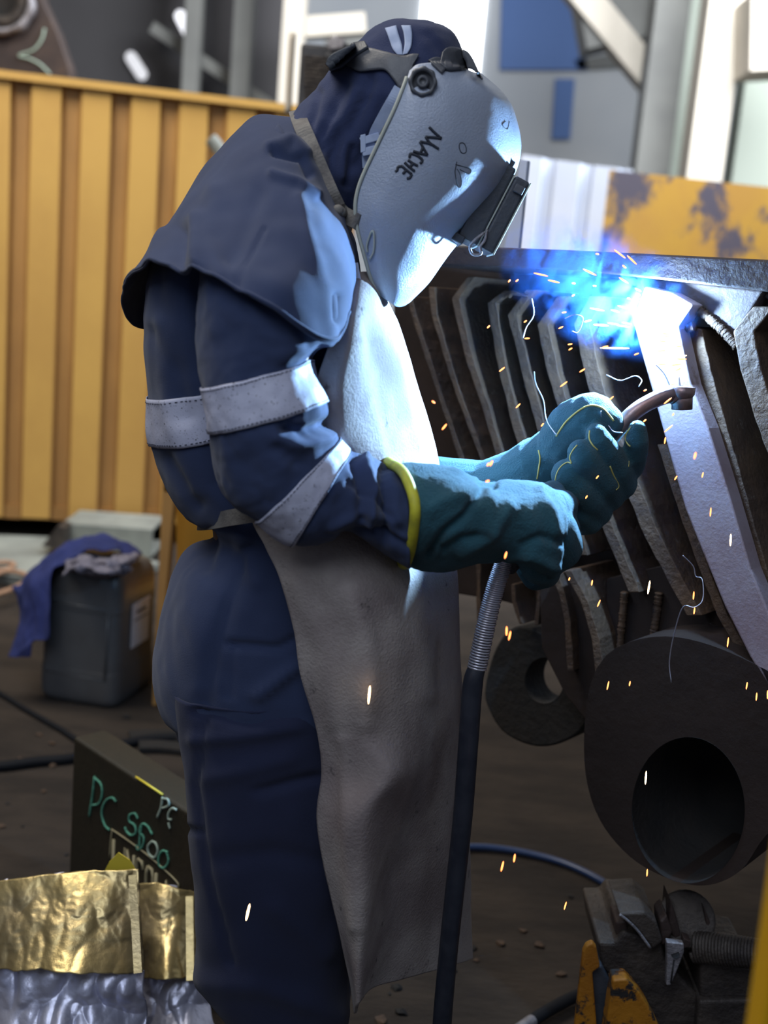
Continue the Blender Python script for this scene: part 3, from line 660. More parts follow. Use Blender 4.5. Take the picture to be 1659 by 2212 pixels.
# ------------------------------------------------------------------ gun, cable, hoses
gun = empty('welding_gun', at(1240, 1050, -.06), 'copper necked welding gun held in the green gloves', 'welding gun')
tube('swan_neck', [at(1290, 985, -.0), at(1335, 928, .0), at(1368, 892, .0), at(1405, 868, .005), at(1448, 852, .01), at(1462, 862, .01)], [.0105, .0105, .0105, .0105, .0115, .010], COPPER, gun, n=20)
bm = bmesh.new(); add_cyl(bm, at(1473, 884, .012), at(1474, 842, .012), .0135, .0135, 32)
nz = bm_obj('nozzle', bm, COPPER, gun, True)
vs = []
for k in range(32):
    a = 2*math.pi*k/32; c = at(1474, 840, .012)
    for r, z in ((.0165, -.006), (.0165, .003), (.0095, .004), (.0095, -.02)): vs.append(c+Vector((r*math.cos(a), r*math.sin(a), z)))
mesh_of('nozzle_rim', vs, [(4*k+a, 4*((k+1) % 32)+a, 4*((k+1) % 32)+(a+1) % 4, 4*k+(a+1) % 4) for k in range(32) for a in range(4)], COPPER, gun, True)
tube('filler_wire', [at(1470, 846, .012), at(1466, 815, .015)], .0012, WIRE, gun, sub=2)
tube('handle', [at(1290, 985, .0), at(1230, 1070, -.03), at(1160, 1140, -.09), at(1092, 1218, -.14)], [.015, .018, .019, .016], BLACKP, gun, n=20)
cab = empty('welding_cable', at(1000, 1800, -.1), 'dark blue welding cable hanging from the glove past the apron', 'cable')
top = [at(1092, 1205, -.14), at(1070, 1270, -.15), at(1050, 1350, -.155), at(1030, 1446, -.155)]
P = catmull([tuple(p) for p in top], 420); vs = []
Pv = [Vector(p) for p in P]; T = (Pv[-1]-Pv[0]).normalized(); s1 = T.cross(Vector((0, 1, 0))).normalized(); s2 = T.cross(s1)
tube('strain_relief_core', top, .0082, RUBBER, cab)
hel = [Pv[i]+(s1*math.cos(i*math.pi/4.2)+s2*math.sin(i*math.pi/4.2))*(.0098+.0015*i/420) for i in range(420)]
o = tube('strain_relief_spring', hel, .0014, CHROME, cab, n=6, sub=1); o['label'] = 'coiled steel strain relief spring'
tube('cable_jacket', [at(1031, 1440, -.155), at(1021, 1480, -.155), at(1012, 1600, -.15), at(1000, 1760, -.14), at(985, 1900, -.13), at(968, 2060, -.12), at(955, 2212, -.10), at(950, 2330, -.05), at(1010, 2420, .05)], [.0105, .0125, .0125, .0125, .0125, .0125, .013, .013, .013], RUBBER, cab, n=20)
o = own_origin(tube('hose', [at_z(x, y, .012) for x, y in [(960, 1840), (1020, 1830), (1110, 1838), (1210, 1862), (1290, 1898), (1340, 1935), (1362, 1975), (1372, 2010)]], .008, BLUEHOSE)); tag(o, 'thin blue hose curving over the dark floor to the clamp stand', 'hose')
o = own_origin(tube('cable', [at_z(x, y, .02) for x, y in [(1100, 2240), (1150, 2205), (1190, 2180), (1250, 2150), (1330, 2130)]], .011, CABLEM)); tag(o, 'short black cable with silver lug at bottom edge beside the yellow stand', 'cable')
o.data.materials.append(BRIGHTST)
for p_ in o.data.polygons:
    if p_.index < 60: p_.material_index = 1
for pts, lb, Y in (([(1149, 645), (1153, 680), (1137, 707), (1130, 730)], 'thin curled wire end between the ribs, nearest the mask', .1),
                ([(1235, 715), (1247, 718), (1256, 702), (1258, 685), (1240, 680), (1220, 688)], 'thin wire loop left of the smoke and lit bar', .02),
                ([(1154, 803), (1158, 830), (1174, 865), (1180, 905), (1197, 933), (1204, 940)], 'long thin wire hanging above the far glove', .0),
                ([(1417, 788), (1435, 808), (1447, 834), (1455, 854), (1462, 870)], 'thin wire on the lit bar above the gun nozzle', .02),
                ([(1475, 1200), (1497, 1223), (1503, 1245), (1517, 1252), (1518, 1295), (1500, 1312), (1475, 1312), (1456, 1370), (1446, 1430), (1450, 1474)], 'long curly bright wire hanging before the large lug', -.03),
                ([(1298, 888), (1300, 905), (1315, 920), (1325, 932), (1345, 935)], 'short curled wire at the thumb of the far glove', -.035),
                ([(1310, 810), (1340, 822), (1372, 812), (1386, 822), (1380, 835)], 'short curled wire just left of the lit bar', .03)):
    o = own_origin(tube('wire_offcut', [at(x, y, Y+.01*math.sin(i)) for i, (x, y) in enumerate(pts)], .0008, WIRE, n=6)); tag(o, lb, 'wire', 'loose bright wires')
# ------------------------------------------------------------------ clamp stand bottom right, blurred post
st = empty('clamp_stand', at(1420, 2250, .05), 'worn yellow and dark steel stand with coil spring, bottom right', 'stand')
z = lambda L_: [(1200+x/3.614, 1880+y/3.614) for x, y in L_]
prism_px('yellow_bracket', z([(140, 1300), (215, 640), (240, 590), (290, 565), (320, 600), (350, 760), (290, 800), (330, 1300)]), .02, .012, YSTAND, st, .003)
prism_px('yellow_bracket', z([(380, 1300), (450, 860), (560, 850), (660, 960), (760, 1120), (840, 1300)]), .0, .03, YSTAND, st, .003)
prism_px('stand_post', z([(270, 760), (360, 740), (440, 900), (400, 1300), (320, 1300), (275, 1000)]), .035, .06, BLACKP, st, .004)
prism_px('stand_body', z([(330, 560), (470, 560), (530, 480), (830, 560), (860, 700), (1000, 860), (1140, 1000), (1100, 1300), (700, 1300), (480, 880), (360, 760)]), .05, .16, DARKST, st, .006)
prism_px('top_plate', z([(490, 340), (700, 325), (790, 400), (840, 560), (760, 620), (640, 470), (560, 385)]), .03, .10, DARKST, st, .004)
tube('plate_edge', [at(x, y, .026) for x, y in z([(500, 345), (560, 390), (640, 470), (740, 605)])], .0022, BRIGHTST, st, n=6)
prism_px('stand_post', z([(470, 400), (560, 400), (580, 640), (560, 760), (480, 700)]), .06, .05, STEEL, st, .004)
bm = bmesh.new(); add_cyl(bm, at(*z([(1020, 380)])[0], .06), at(*z([(1020, 380)])[0], .16), .042); bm_obj('round_boss', bm, DARKST, st, True, .004)
prism_px('fork', z([(900, 230), (935, 330), (980, 500), (1080, 540), (1180, 480), (1160, 290), (1215, 420), (1190, 560), (960, 580), (880, 470)]), .05, .05, STEEL, st, .003)
prism_px('fork', z([(820, 400), (870, 350), (915, 480), (880, 560), (830, 590)]), .04, .05, STEEL, st, .003)
cl_ = prism_px('earth_clamp', z([(868, 560), (1005, 575), (1005, 640), (960, 760), (900, 900), (865, 900), (868, 750)]), .02, .012, BRIGHTST, st, .002); cl_['label'] = 'bright cast clamp jaw'
c0 = z([(935, 655)])[0]; bm = bmesh.new(); add_cyl(bm, at(*c0, .019), at(*c0, .024), .006); bm_obj('clamp_hole', bm, BORE, cl_)
tube('clamp_slot', [at(x, y, .0195) for x, y in z([(925, 700), (900, 880)])], .0012, BORE, cl_, n=6, sub=1)
prism_px('clamp_arm', z([(1000, 530), (1060, 555), (1050, 600), (1005, 610)]), .02, .02, STEEL, st, .002)
a, b = at(*z([(1090, 590)])[0], .05), at(*z([(1640, 660)])[0], .0); ax = (b-a); T = ax.normalized(); s1 = T.cross(Vector((0, 0, 1))).normalized(); s2 = T.cross(s1); nn = 22*16
hel = [a+ax*i/nn+(s1*math.cos(i*math.pi/8)+s2*math.sin(i*math.pi/8))*(.022*(1-.15*i/nn)) for i in range(nn)]
tube('coil_spring', hel, .0028, DARKST, st, n=8, sub=1)
bm = bmesh.new(); add_cyl(bm, a, b, .012); bm_obj('spring_rod', bm, BORE, st, True)
prism_px('base_block', z([(1130, 700), (1560, 760), (1560, 1000), (1130, 1000)]), .04, .14, DARKST, st, .005)
prism_px('base_block', z([(1120, 1020), (1560, 1010), (1600, 1320), (1100, 1320)]), .03, .16, DARKST, st, .005)
o = own_origin(prism_px('guard_post', [(1700, 1850), (1800, 1870), (1800, 2330), (1634, 2300)], -.85, .03, YPOST, None, .003)); tag(o, 'bright yellow blurred post close to the camera, bottom right corner', 'post')
# debris on the floor
for k in range(46):
    x, y = (random.uniform(800, 1500), random.uniform(1930, 2210)) if k < 28 else (random.uniform(0, 380), random.uniform(1550, 1860))
    p = at_z(x, y, 0); bm = bmesh.new(); s = random.uniform(.004, .011)
    bmesh.ops.create_icosphere(bm, subdivisions=1, radius=s)
    for v in bm.verts: v.co = Vector((v.co.x*random.uniform(.6, 1.7), v.co.y*random.uniform(.6, 1.4), v.co.z*random.uniform(.4, .8)))
    o = bm_obj('slag_lump', bm, RIBM if k % 3 else BORE); o.location = (p.x, p.y, s*.35)
    tag(o, 'small slag lump scattered on the dark floor '+('by the apron and stand' if k < 28 else 'left of the feeder'), 'slag', 'slag on the floor right' if k < 28 else 'slag on the floor left')
# ------------------------------------------------------------------ sparks
HOT = emis('spark_white_hot', (1, .62, .30), 9); ORG = emis('spark_orange', (1, .26, .07), 5)
def sparks():
    z3 = lambda v: (820+v[0]/1.977, 500+v[1]/1.977, 820+v[2]/1.977, 500+v[3]/1.977)
    z4 = lambda v: (950+v[0]/2.186, 1200+v[1]/2.186, 950+v[2]/2.186, 1200+v[3]/2.186)
    A = [(662,178,715,190),(722,208,765,218),(550,216,558,206),(582,214,592,205),(822,221,836,222),(912,232,925,233),(873,162,922,186),(1005,80,1047,112),(1060,105,1095,138),(1038,145,1052,156),(925,95,935,97),(1025,198,1060,220),(1092,243,1116,256),(1097,265,1114,273),(1020,318,1070,331),(903,328,955,338),(990,335,1022,344),(1060,285,1068,287),(822,277,832,269),(780,347,797,344),(876,385,903,379),(765,415,783,406),(918,398,973,402),(978,391,1020,398),(1020,402,1062,406),(1038,389,1075,396),(805,483,822,480),(808,506,822,498),(950,497,1058,499),(952,495,975,489),(620,457,640,456),(460,412,470,402),(617,388,628,380),(1088,527,1106,520),(512,597,533,581),(583,753,600,736),(773,662,800,642),(855,600,876,587),(268,845,285,824),(224,724,236,733),(690,832,700,820),(460,1000,468,990),(472,1000,482,980),(978,722,998,705),(1128,681,1140,676),(1243,656,1263,649),(1265,595,1288,583),(1258,540,1308,530),(1270,545,1308,545),(1187,567,1226,567),(1248,572,1288,567),(1185,512,1222,508),(1265,490,1290,492),(1190,485,1250,487),(1216,735,1245,712),(1127,812,1138,803),(1218,855,1250,828),(1217,905,1221,880),(1344,970,1350,945),(1377,1050,1382,1030),(1412,1215,1415,1182),(1498,1340,1500,1295),(1146,1545,1154,1495),(1340,1570,1342,1540),(754,1470,758,1440),(535,1395,542,1370),(1252,785,1256,778),(925,1055,935,1043),(880,1140,887,1128),(1260,1060,1270,1045),(765,1130,770,1118),(905,1510,909,1490),(808,1490,812,1478),(1120,440,1150,443),(1125,450,1155,452),(1130,398,1150,396),(1180,352,1198,356),(1205,436,1240,438),(1215,448,1250,446),(1195,468,1222,470),(455,1068,467,1064)]
    B = [(1197,205,1200,172),(1200,275,1204,248),(745,240,757,212),(717,140,720,118),(315,375,316,338),(326,397,334,360),(1358,430,1363,390),(790,632,798,596),(1447,630,1452,600),(1494,683,1497,650),(1547,675,1548,640),(971,1077,975,1022),(290,1488,300,1447),(350,1445,355,1412),(978,1513,980,1483),(588,1670,597,1638),(895,615,899,595)]
    C_ = [(796, 1518, 799, 1484), (532, 1986, 539, 1955)]
    out = [z3(v) for v in A]+[z4(v) for v in B]+C_
    proto = {}
    for i, (x0, y0, x1, y1) in enumerate(out):
        m = (x0+x1)/2, (y0+y1)/2; Y = -.06-.03*((i*37) % 7)/7
        if m[0] < 1000: Y = -.24 if m[1] < 1100 else -.32
        elif m[1] > 1000 and m[0] > 1180: Y = -.06
        elif m[1] > 980: Y = -.30
        if m == ((796+799)/2, (1484+1518)/2): Y = -.27
        a, b = at(x0, y0, Y), at(x1, y1, Y); d = b-a; L = d.length
        bigs = math.dist((x0, y0), (x1, y1)) > 20 and m[1] > 1100 or (m[1] > 700 and L > .012)
        r = .0010 if not bigs else .0013
        key = bigs
        bm = bmesh.new(); prof = [(-.5, .25), (-.35, .8), (0, 1), (.35, .8), (.5, .25)]
        if key not in proto:
            vs = []
            for (zz, rr) in prof:
                for k in range(8): vs.append((rr*math.cos(k*math.pi/4), rr*math.sin(k*math.pi/4), zz))
            me = bpy.data.meshes.new('spark'); me.from_pydata(vs, [], grid_faces(5, 8, True)+[tuple(range(8))[::-1], tuple(range(32, 40))]); me.materials.append(HOT if bigs else ORG); me.update(); proto[key] = me
        bm.free()
        o = bpy.data.objects.new('spark', proto[key]); COL.objects.link(o)
        o.location = (a+b)/2; o.rotation_mode = 'QUATERNION'; o.rotation_quaternion = d.to_track_quat('Z', 'Y'); o.scale = (r, r, max(L*1.15, .004))
        if i == len(out)-1: lb, g = 'white hot spark falling in front of the dark trouser leg', None
        elif i == len(out)-2: lb, g = 'white hot spark falling in front of the grey apron', None
        elif m[1] > 1180: lb, g = 'orange spark falling in the dark area below the gloves', 'falling orange sparks'
        else: lb, g = 'glowing orange spark flying among ribs, smoke and gloves', 'flying orange sparks'
        tag(o, lb, 'spark', g)
sparks()
# ------------------------------------------------------------------ the welder
wel = empty('person', (at(600, 2212, 0).x, 0, 0), 'person in navy overalls, hood, welding mask, apron and green gloves, standing bent over the weld', 'person')
def bvh_of(*Gs):
    vs = []; fs = []
    for G, closed in Gs:
        o = len(vs); vs += [Vector(v) for v in G.reshape(-1, 3)]; fs += [tuple(i+o for i in f) for f in grid_faces(G.shape[0], G.shape[1], closed)]
    return BVHTree.FromPolygons(vs, fs)
def cast(bv, px, py, off=.001, miss=None):
    d = ray(px, py).normalized(); h = bv.ray_cast(CAM, d)
    if h[0] is None: return at(px, py, 0 if miss is None else miss)
    return h[0]-d*off
def band(name, G, v0, v1, m, par, off=.0022, j0=0., j1=1., closed=True):
    nv, nu = G.shape[:2]; a = int(round(v0*(nv-1))); b = int(round(v1*(nv-1))); N = grid_normals(G, closed)
    js = list(range(int(j0*nu), int(j1*nu)+(0 if j1 < 1 else 0)))
    sub = G[a:b+1][:, js]+N[a:b+1][:, js]*off; full = (j0 == 0 and j1 == 1 and closed)
    o = mesh_of(name, list(sub.reshape(-1, 3)), grid_faces(sub.shape[0], sub.shape[1], full), m, par, True)
    s = o.modifiers.new('s', 'SOLIDIFY'); s.thickness = .0008; s.offset = 1
    for e in (1, -2):                                     # row of stitches near each edge
        row = sub[e]+N[a:b+1][:, js][e]*.0013
        P = [Vector(p) for p in row]; bm = bmesh.new(); k = 0
        while k < len(P)-1:
            d = P[k+1]-P[k]; n_ = max(1, int(d.length/.0045))
            for q in range(n_):
                c = P[k]+d*((q+.5)/n_); u = d.normalized()*.0014; w_ = Vector((0, 0, 1)).cross(u).normalized()*.0004
                add_box(bm, c, u, w_, (0, 0, .0004))
            k += 1
        bm_obj('stitching', bm, SEAMD, o)
    return o
# body: one continuous figure under the clothes
S_ = lambda px, py, Y, r: (at(px, py, Y), r)
blob('body', [[S_(893, 172, 0, .060), S_(925, 215, 0, .060), S_(950, 260, 0, .045)],            # skull, face, jaw
              [S_(985, 225, 0, .012), S_(998, 238, 0, .009)],                                      # nose
              [S_(905, 200, -.060, .012)], [S_(905, 200, .060, .012)],                              # ears
              [S_(860, 230, 0, .05), S_(750, 370, 0, .05), S_(660, 440, 0, .065)],
              [S_(660, 440, 0, .065), S_(600, 560, 0, .10), S_(590, 800, 0, .11), S_(620, 1000, 0, .105), S_(640, 1200, 0, .11), S_(640, 1400, 0, .12)],
              [S_(640, 500, -.05, .06), S_(600, 560, -.15, .055), S_(585, 720, -.235, .045), S_(580, 1020, -.245, .042), S_(760, 1080, -.22, .036), S_(960, 1120, -.20, .03), S_(1120, 1130, -.16, .028)],
              [S_(660, 500, .05, .06), S_(660, 560, .14, .055), S_(690, 720, .21, .04), S_(760, 950, .21, .035), S_(890, 1025, .165, .025), S_(1060, 1045, .10, .022), S_(1180, 1010, .06, .022)],
              [S_(610, 1430, -.09, .09), S_(570, 1750, -.10, .065), S_(580, 2000, -.10, .055), S_(610, 2400, -.10, .042), (Vector((at(630, 2400, 0).x, -.10, .05)), .04)],
              [S_(640, 1430, .09, .09), S_(620, 1750, .10, .065), S_(630, 2000, .11, .055), S_(640, 2400, .11, .042), (Vector((at(650, 2400, 0).x, .11, .05)), .04)]],
     SKIN, wel, voxel=.008, smooth_it=4)
for sx in (-1, 1):                                        # boots
    x = at(630, 2400, 0).x; y = -.10 if sx < 0 else .11
    blob('boot', [[(Vector((x-.03, y, .05)), .048), (Vector((x+.06, y, .045)), .045), (Vector((x+.16, y, .035)), .034)], [(Vector((x, y, .06)), .048), (Vector((x-.005, y, .16)), .05)]], BLACKP, wel, .006)
# jacket
J = [((600, 262), (745, 470), .12), ((450, 400), (760, 560), .185), ((345, 560), (790, 640), .195), ((322, 700), (835, 700), .195),
     ((332, 852), (868, 762), .19), ((338, 946), (885, 850), .185), ((360, 1020), (890, 960), .18), ((400, 1090), (885, 1060), .172),
     ((462, 1143), (880, 1130), .165), ((392, 1212), (905, 1220), .182), ((358, 1300), (920, 1310), .19), ((346, 1420), (925, 1400), .192), ((362, 1500), (915, 1440), .19), ((392, 1534), (905, 1450), .186)]
jrows = [ring(A, B, w, 0., 12, .9) for A, B, w in J]
jcre = [([(430, 600), (440, 800), (455, 930), (475, 1040), (540, 1110)], 15, -.014), ([(335, 720), (375, 800), (400, 900)], 20, -.006), ([(350, 700), (370, 860), (420, 1060)], 22, .006),
        ([(540, 1180), (500, 1300), (470, 1400), (445, 1520)], 12, -.006), ([(430, 1200), (420, 1320), (440, 1480)], 30, .003), ([(500, 1390), (600, 1400), (640, 1380)], 8, -.006),
        ([(500, 1395), (495, 1500)], 8, -.004), ([(560, 1500), (640, 1440)], 14, .008), ([(360, 990), (430, 1090)], 14, -.007), ([(455, 1150), (450, 1230)], 14, -.006), ([(520, 1150), (560, 1260)], 16, .006)]
jacket, JG = surf('jacket', jrows, NAVY, wel, nu=150, nv=190, amp=.006, freq=(10, 10, 6), octs=4, creases=jcre, solid=.003)
nr = len(J)-1
band('reflective_tape', JG, 4/nr, 5/nr, TAPE, jacket, j0=0., j1=1.)
# sleeves
def sleeve(name, secs, cre, tapes, nv=170):
    rows = [ring(A, B, w, cy, 10, .95) for A, B, w, cy in secs]
    o, G = surf(name, rows, NAVY, jacket, nu=96, nv=nv, amp=.008, freq=(13, 13, 10), octs=4, creases=cre, solid=.0025)
    n_ = len(secs)-1
    for (i0, i1) in tapes: band('reflective_tape', G, i0/n_, i1/n_, TAPE, o)
    return o, G
NS = [((436, 560), (735, 600), .085, -.20), ((432, 660), (742, 680), .085, -.225), ((438, 745), (722, 745), .08, -.235), ((449, 836), (672, 778), .078, -.24), ((455, 934), (706, 868), .078, -.245),
      ((470, 1010), (708, 915), .078, -.245), ((500, 1078), (716, 940), .075, -.245), ((552, 1118), (728, 952), .072, -.24), ((634, 1163), (757, 972), .068, -.235),
      ((700, 1165), (785, 985), .065, -.23), ((770, 1165), (815, 1000), .062, -.225), ((835, 1190), (850, 1018), .06, -.22), ((885, 1226), (880, 1035), .058, -.215)]
ncre = [([(705, 915), (660, 935), (620, 925)], 12, -.010), ([(712, 950), (650, 965), (600, 950)], 14, .006), ([(600, 960), (640, 1000)], 16, -.004), ([(765, 985), (790, 1050), (780, 1120)], 12, -.009), ([(790, 985), (815, 1050), (800, 1140)], 9, .007),
        ([(830, 1005), (845, 1080), (830, 1170)], 10, -.009), ([(720, 1140), (790, 1110), (860, 1130)], 12, .006), ([(740, 1165), (810, 1150), (880, 1180)], 10, -.007), ([(760, 1040), (830, 1090), (870, 1150)], 10, -.006), ([(700, 760), (600, 700), (560, 640)], 16, -.005)]
ns, NG = sleeve('sleeve', NS, ncre, [(3, 4), (7, 8)])
FS = [((560, 480), (760, 560), .08, .16), ((600, 700), (800, 700), .075, .21), ((660, 900), (850, 850), .07, .22), ((740, 1020), (880, 930), .062, .20), ((860, 1070), (920, 985), .055, .17), ((960, 1080), (975, 1000), .045, .14)]
sleeve('sleeve', FS, [], [], 80)
# trousers
def leg(name, secs, cre, cy, m=NAVY2):
    rows = [ring(A, B, w, cy, 12, .95) for A, B, w in secs]
    return surf(name, rows, m, trs, nu=90, nv=150, amp=.006, freq=(9, 9, 5), octs=3, creases=cre, solid=.0025)
trs, _ = surf('trousers', [ring((385, 1400), (880, 1400), .165, 0, 12), ring((380, 1480), (880, 1480), .17, 0, 12), ring((385, 1560), (860, 1560), .17, 0, 12)], NAVY2, wel, nu=90, nv=30)
leg('trouser_leg', [((372, 1480), (800, 1480), .095), ((392, 1600), (790, 1600), .098), ((402, 1700), (790, 1700), .095), ((410, 1800), (780, 1800), .092), ((422, 1900), (770, 1900), .09),
                    ((427, 2010), (765, 2010), .088), ((432, 2100), (755, 2100), .086), ((490, 2190), (748, 2190), .082), ((540, 2290), (740, 2290), .08), ((560, 2410), (730, 2410), .075)],
    [([(440, 1560), (425, 1700), (450, 1860), (500, 2080)], 7, -.006), ([(425, 1540), (470, 1545), (550, 1560), (640, 1530)], 12, -.009), ([(420, 1600), (520, 1590), (640, 1570)], 16, .006), ([(560, 1710), (640, 1690), (690, 1680)], 12, -.006),
     ([(450, 1680), (540, 1660), (620, 1640)], 20, .005), ([(480, 1850), (590, 1840), (700, 1860)], 22, -.004), ([(420, 2120), (560, 2130), (720, 2190)], 26, .006), ([(600, 1960), (700, 2060)], 24, .005), ([(402, 1790), (430, 1795)], 7, -.006)], -.10)
leg('trouser_leg', [((480, 1480), (860, 1480), .095), ((500, 1700), (800, 1700), .095), ((500, 1900), (770, 1900), .09), ((510, 2100), (760, 2100), .085), ((520, 2290), (740, 2290), .08), ((540, 2410), (730, 2410), .075)], [], .12)
# hood and shoulder cape
Hd = [((900, 44), (940, 48), .018), ((852, 47), (982, 72), .044), ((802, 66), (1004, 118), .066), ((758, 106), (1022, 215), .082), ((700, 172), (1010, 310), .090), ((664, 212), (930, 385), .088), ((640, 238), (830, 430), .084), ((632, 252), (770, 470), .095), ((620, 290), (740, 520), .10)]
hood, HG = surf('hood', [ring(A, B, w, 0, 12) for A, B, w in Hd], HOODM, wel, nu=110, nv=110, cap0=True, amp=.005, freq=(14, 14, 14), octs=3,
    creases=[([(800, 170), (770, 250), (720, 330), (725, 420)], 12, -.008), ([(745, 180), (715, 250), (690, 300)], 11, -.006), ([(690, 200), (680, 240), (670, 280)], 9, -.005), ([(770, 200), (745, 280), (740, 380)], 12, .006), ([(830, 220), (800, 300), (770, 360)], 12, -.006), ([(680, 330), (720, 300), (790, 210)], 9, -.005), ([(760, 320), (750, 400)], 8, -.006)], solid=.002)
cp = lambda L_: [tuple(at(x, y, Y)) for x, y, Y in L_]
cape_rows = [
    cp([(640, 248, 0), (655, 275, -.075), (680, 330, -.10), (715, 400, -.09), (745, 462, -.05), (762, 480, 0), (770, 470, .06), (720, 380, .10), (660, 290, .08)]),
    cp([(545, 252, 0), (550, 285, -.10), (610, 350, -.165), (670, 405, -.175), (715, 450, -.14), (745, 470, -.07), (750, 480, .08), (700, 400, .18), (580, 290, .12)]),
    cp([(462, 335, 0), (470, 380, -.13), (540, 440, -.215), (635, 470, -.24), (705, 490, -.205), (757, 510, -.10), (755, 530, .12), (640, 430, .24), (500, 350, .15)]),
    cp([(392, 435, 0), (405, 470, -.15), (480, 520, -.25), (600, 560, -.29), (700, 565, -.25), (765, 565, -.12), (755, 600, .14), (600, 500, .27), (430, 450, .16)]),
    cp([(322, 545, 0), (345, 545, -.165), (435, 560, -.268), (590, 610, -.32), (705, 650, -.275), (762, 620, -.14), (755, 640, .15), (560, 560, .29), (360, 560, .17)]),
    cp([(262, 640, .0), (314, 576, -.18), (428, 586, -.285), (585, 662, -.335), (716, 742, -.285), (750, 665, -.14), (740, 680, .14), (540, 660, .30), (318, 712, .15)])]
cape, CG = surf('hood_cape', cape_rows, NAVY, hood, nu=180, nv=110, amp=.005, freq=(8, 8, 8), octs=3,
    creases=[([(645, 430), (668, 520), (700, 620), (716, 730)], 14, .004), ([(725, 640), (722, 690)], 9, -.006),
             ([(590, 330), (650, 345), (668, 378)], 7, -.008), ([(580, 318), (630, 305), (660, 330)], 12, .007), ([(590, 380), (640, 395), (680, 420)], 10, .007), ([(570, 490), (530, 570), (510, 620)], 5, -.004), ([(395, 500), (385, 560), (395, 600)], 16, -.010), ([(430, 480), (425, 570)], 18, .010), ([(350, 500), (330, 570)], 12, .006), ([(470, 420), (450, 520), (470, 590)], 22, .006), ([(560, 420), (500, 560)], 20, -.004), ([(620, 300), (690, 380), (740, 470)], 12, .003)], solid=.003)
row = CG[-3]; tube('hem', [Vector(p) for p in row[::3]]+[Vector(row[0])], .0022, NAVY, cape, n=6, sub=2)
# apron
L3 = lambda *p: [tuple(at(x, y, Y)) for x, y, Y in p]
arows = [L3((765, 600, -.11), (780, 590, -.095), (797, 591, -.06), (808, 600, -.01), (814, 605, .05), (800, 604, .10)),
         L3((742, 645, -.16), (780, 640, -.15), (815, 642, -.10), (836, 650, -.01), (838, 655, .07), (820, 652, .15)),
         L3((712, 740, -.21), (770, 735, -.20), (825, 730, -.12), (870, 730, .0), (872, 735, .1), (850, 732, .19)),
         L3((680, 830, -.22), (750, 830, -.215), (830, 830, -.135), (900, 828, .01), (902, 835, .1), (880, 832, .19)),
         L3((650, 920, -.215), (740, 920, -.215), (835, 920, -.145), (923, 915, .01), (925, 920, .1), (890, 920, .19)),
         L3((610, 1010, -.205), (730, 1010, -.21), (850, 1010, -.15), (940, 1005, .01), (942, 1010, .1), (900, 1010, .18)),
         L3((545, 1105, -.185), (700, 1120, -.205), (850, 1120, -.155), (950, 1105, 0), (952, 1110, .1), (910, 1110, .18)),
         L3((572, 1180, -.2), (720, 1190, -.22), (860, 1190, -.17), (965, 1180, -.03), (968, 1185, .09), (920, 1185, .18)),
         L3((604, 1250, -.215), (750, 1260, -.235), (880, 1260, -.18), (977, 1245, -.05), (982, 1250, .08), (935, 1250, .18)),
         L3((634, 1360, -.22), (780, 1365, -.24), (900, 1365, -.185), (983, 1360, -.05), (988, 1360, .08), (945, 1360, .18)),
         L3((648, 1460, -.22), (790, 1465, -.245), (900, 1465, -.19), (986, 1460, -.05), (994, 1460, .08), (950, 1460, .18)),
         L3((684, 1580, -.215), (800, 1585, -.24), (905, 1585, -.185), (984, 1580, -.06), (1002, 1580, .08), (955, 1580, .18)),
         L3((693, 1670, -.21), (842, 1672, -.255), (905, 1675, -.17), (980, 1670, -.06), (1006, 1670, .08), (960, 1670, .18)),  # ridge fold from here down invented to catch the arc light
         L3((684, 1765, -.21), (792, 1768, -.262), (885, 1770, -.155), (975, 1765, -.06), (1010, 1765, .08), (965, 1765, .18)),
         L3((704, 1880, -.205), (786, 1882, -.255), (850, 1880, -.160), (970, 1875, -.06), (1014, 1880, .08), (970, 1880, .18)),
         L3((732, 2010, -.20), (782, 2010, -.248), (838, 2005, -.158), (962, 1995, -.05), (1019, 1985, .08), (975, 1990, .18)),
         L3((752, 2110, -.19), (777, 2095, -.240), (830, 2080, -.155), (955, 2045, -.05), (1021, 2030, .08), (980, 2030, .18)),
         L3((764, 2190, -.18), (776, 2165, -.232), (818, 2132, -.150), (953, 2092, -.05), (1023, 2070, .08), (985, 2068, .18))]
acre = [ ([(760, 1290), (800, 1420), (790, 1560)], 26, .006), ([(640, 1260), (700, 1400), (720, 1560)], 24, .004), ([(900, 1260), (920, 1500)], 26, .005),
        ([(840, 700), (870, 850), (900, 960)], 14, .004), ([(800, 700), (820, 860), (850, 980)], 16, -.004), ([(740, 1600), (750, 1800), (770, 2000)], 16, .005)]
apron, AG = surf('apron', arows, LEATHER, wel, nu=120, nv=260, closed=False, amp=.004, freq=(8, 8, 5), octs=3, creases=acre, solid=.0035)
bvc = bvh_of((CG, True), (HG, True))
strap('neck_strap', [at(665, 300, .09), at(650, 262, .06), at(640, 240, .015)]+[cast(bvc, x, y, .005) for x, y in [(650, 268), (664, 300), (680, 338), (697, 378), (713, 415), (728, 446)]], .019, .003, STRAPM, apron, side=(1, 0, .32))
strap('neck_strap', [cast(bvc, x, y, .006) for x, y in [(728, 446), (742, 462)]]+[at(770, 478, -.12), at(800, 500, -.08)], .018, .003, STRAPM, apron, side=(.35, 0, 1))
bm = bmesh.new(); add_caps(bm, [(cast(bvc, 730, 455, .004), .007), (cast(bvc, 742, 462, .004), .006)]); bm_obj('strap_knot', bm, STRAPM, apron, True)
strap('waist_strap', [at(600, 1100, -.21), at(548, 1110, -.205), at(500, 1118, -.185), at(455, 1127, -.13), at(432, 1130, -.04), at(434, 1130, .05), at(470, 1128, .14)], .019, .003, STRAPM, apron, side=(.05, 0, 1))
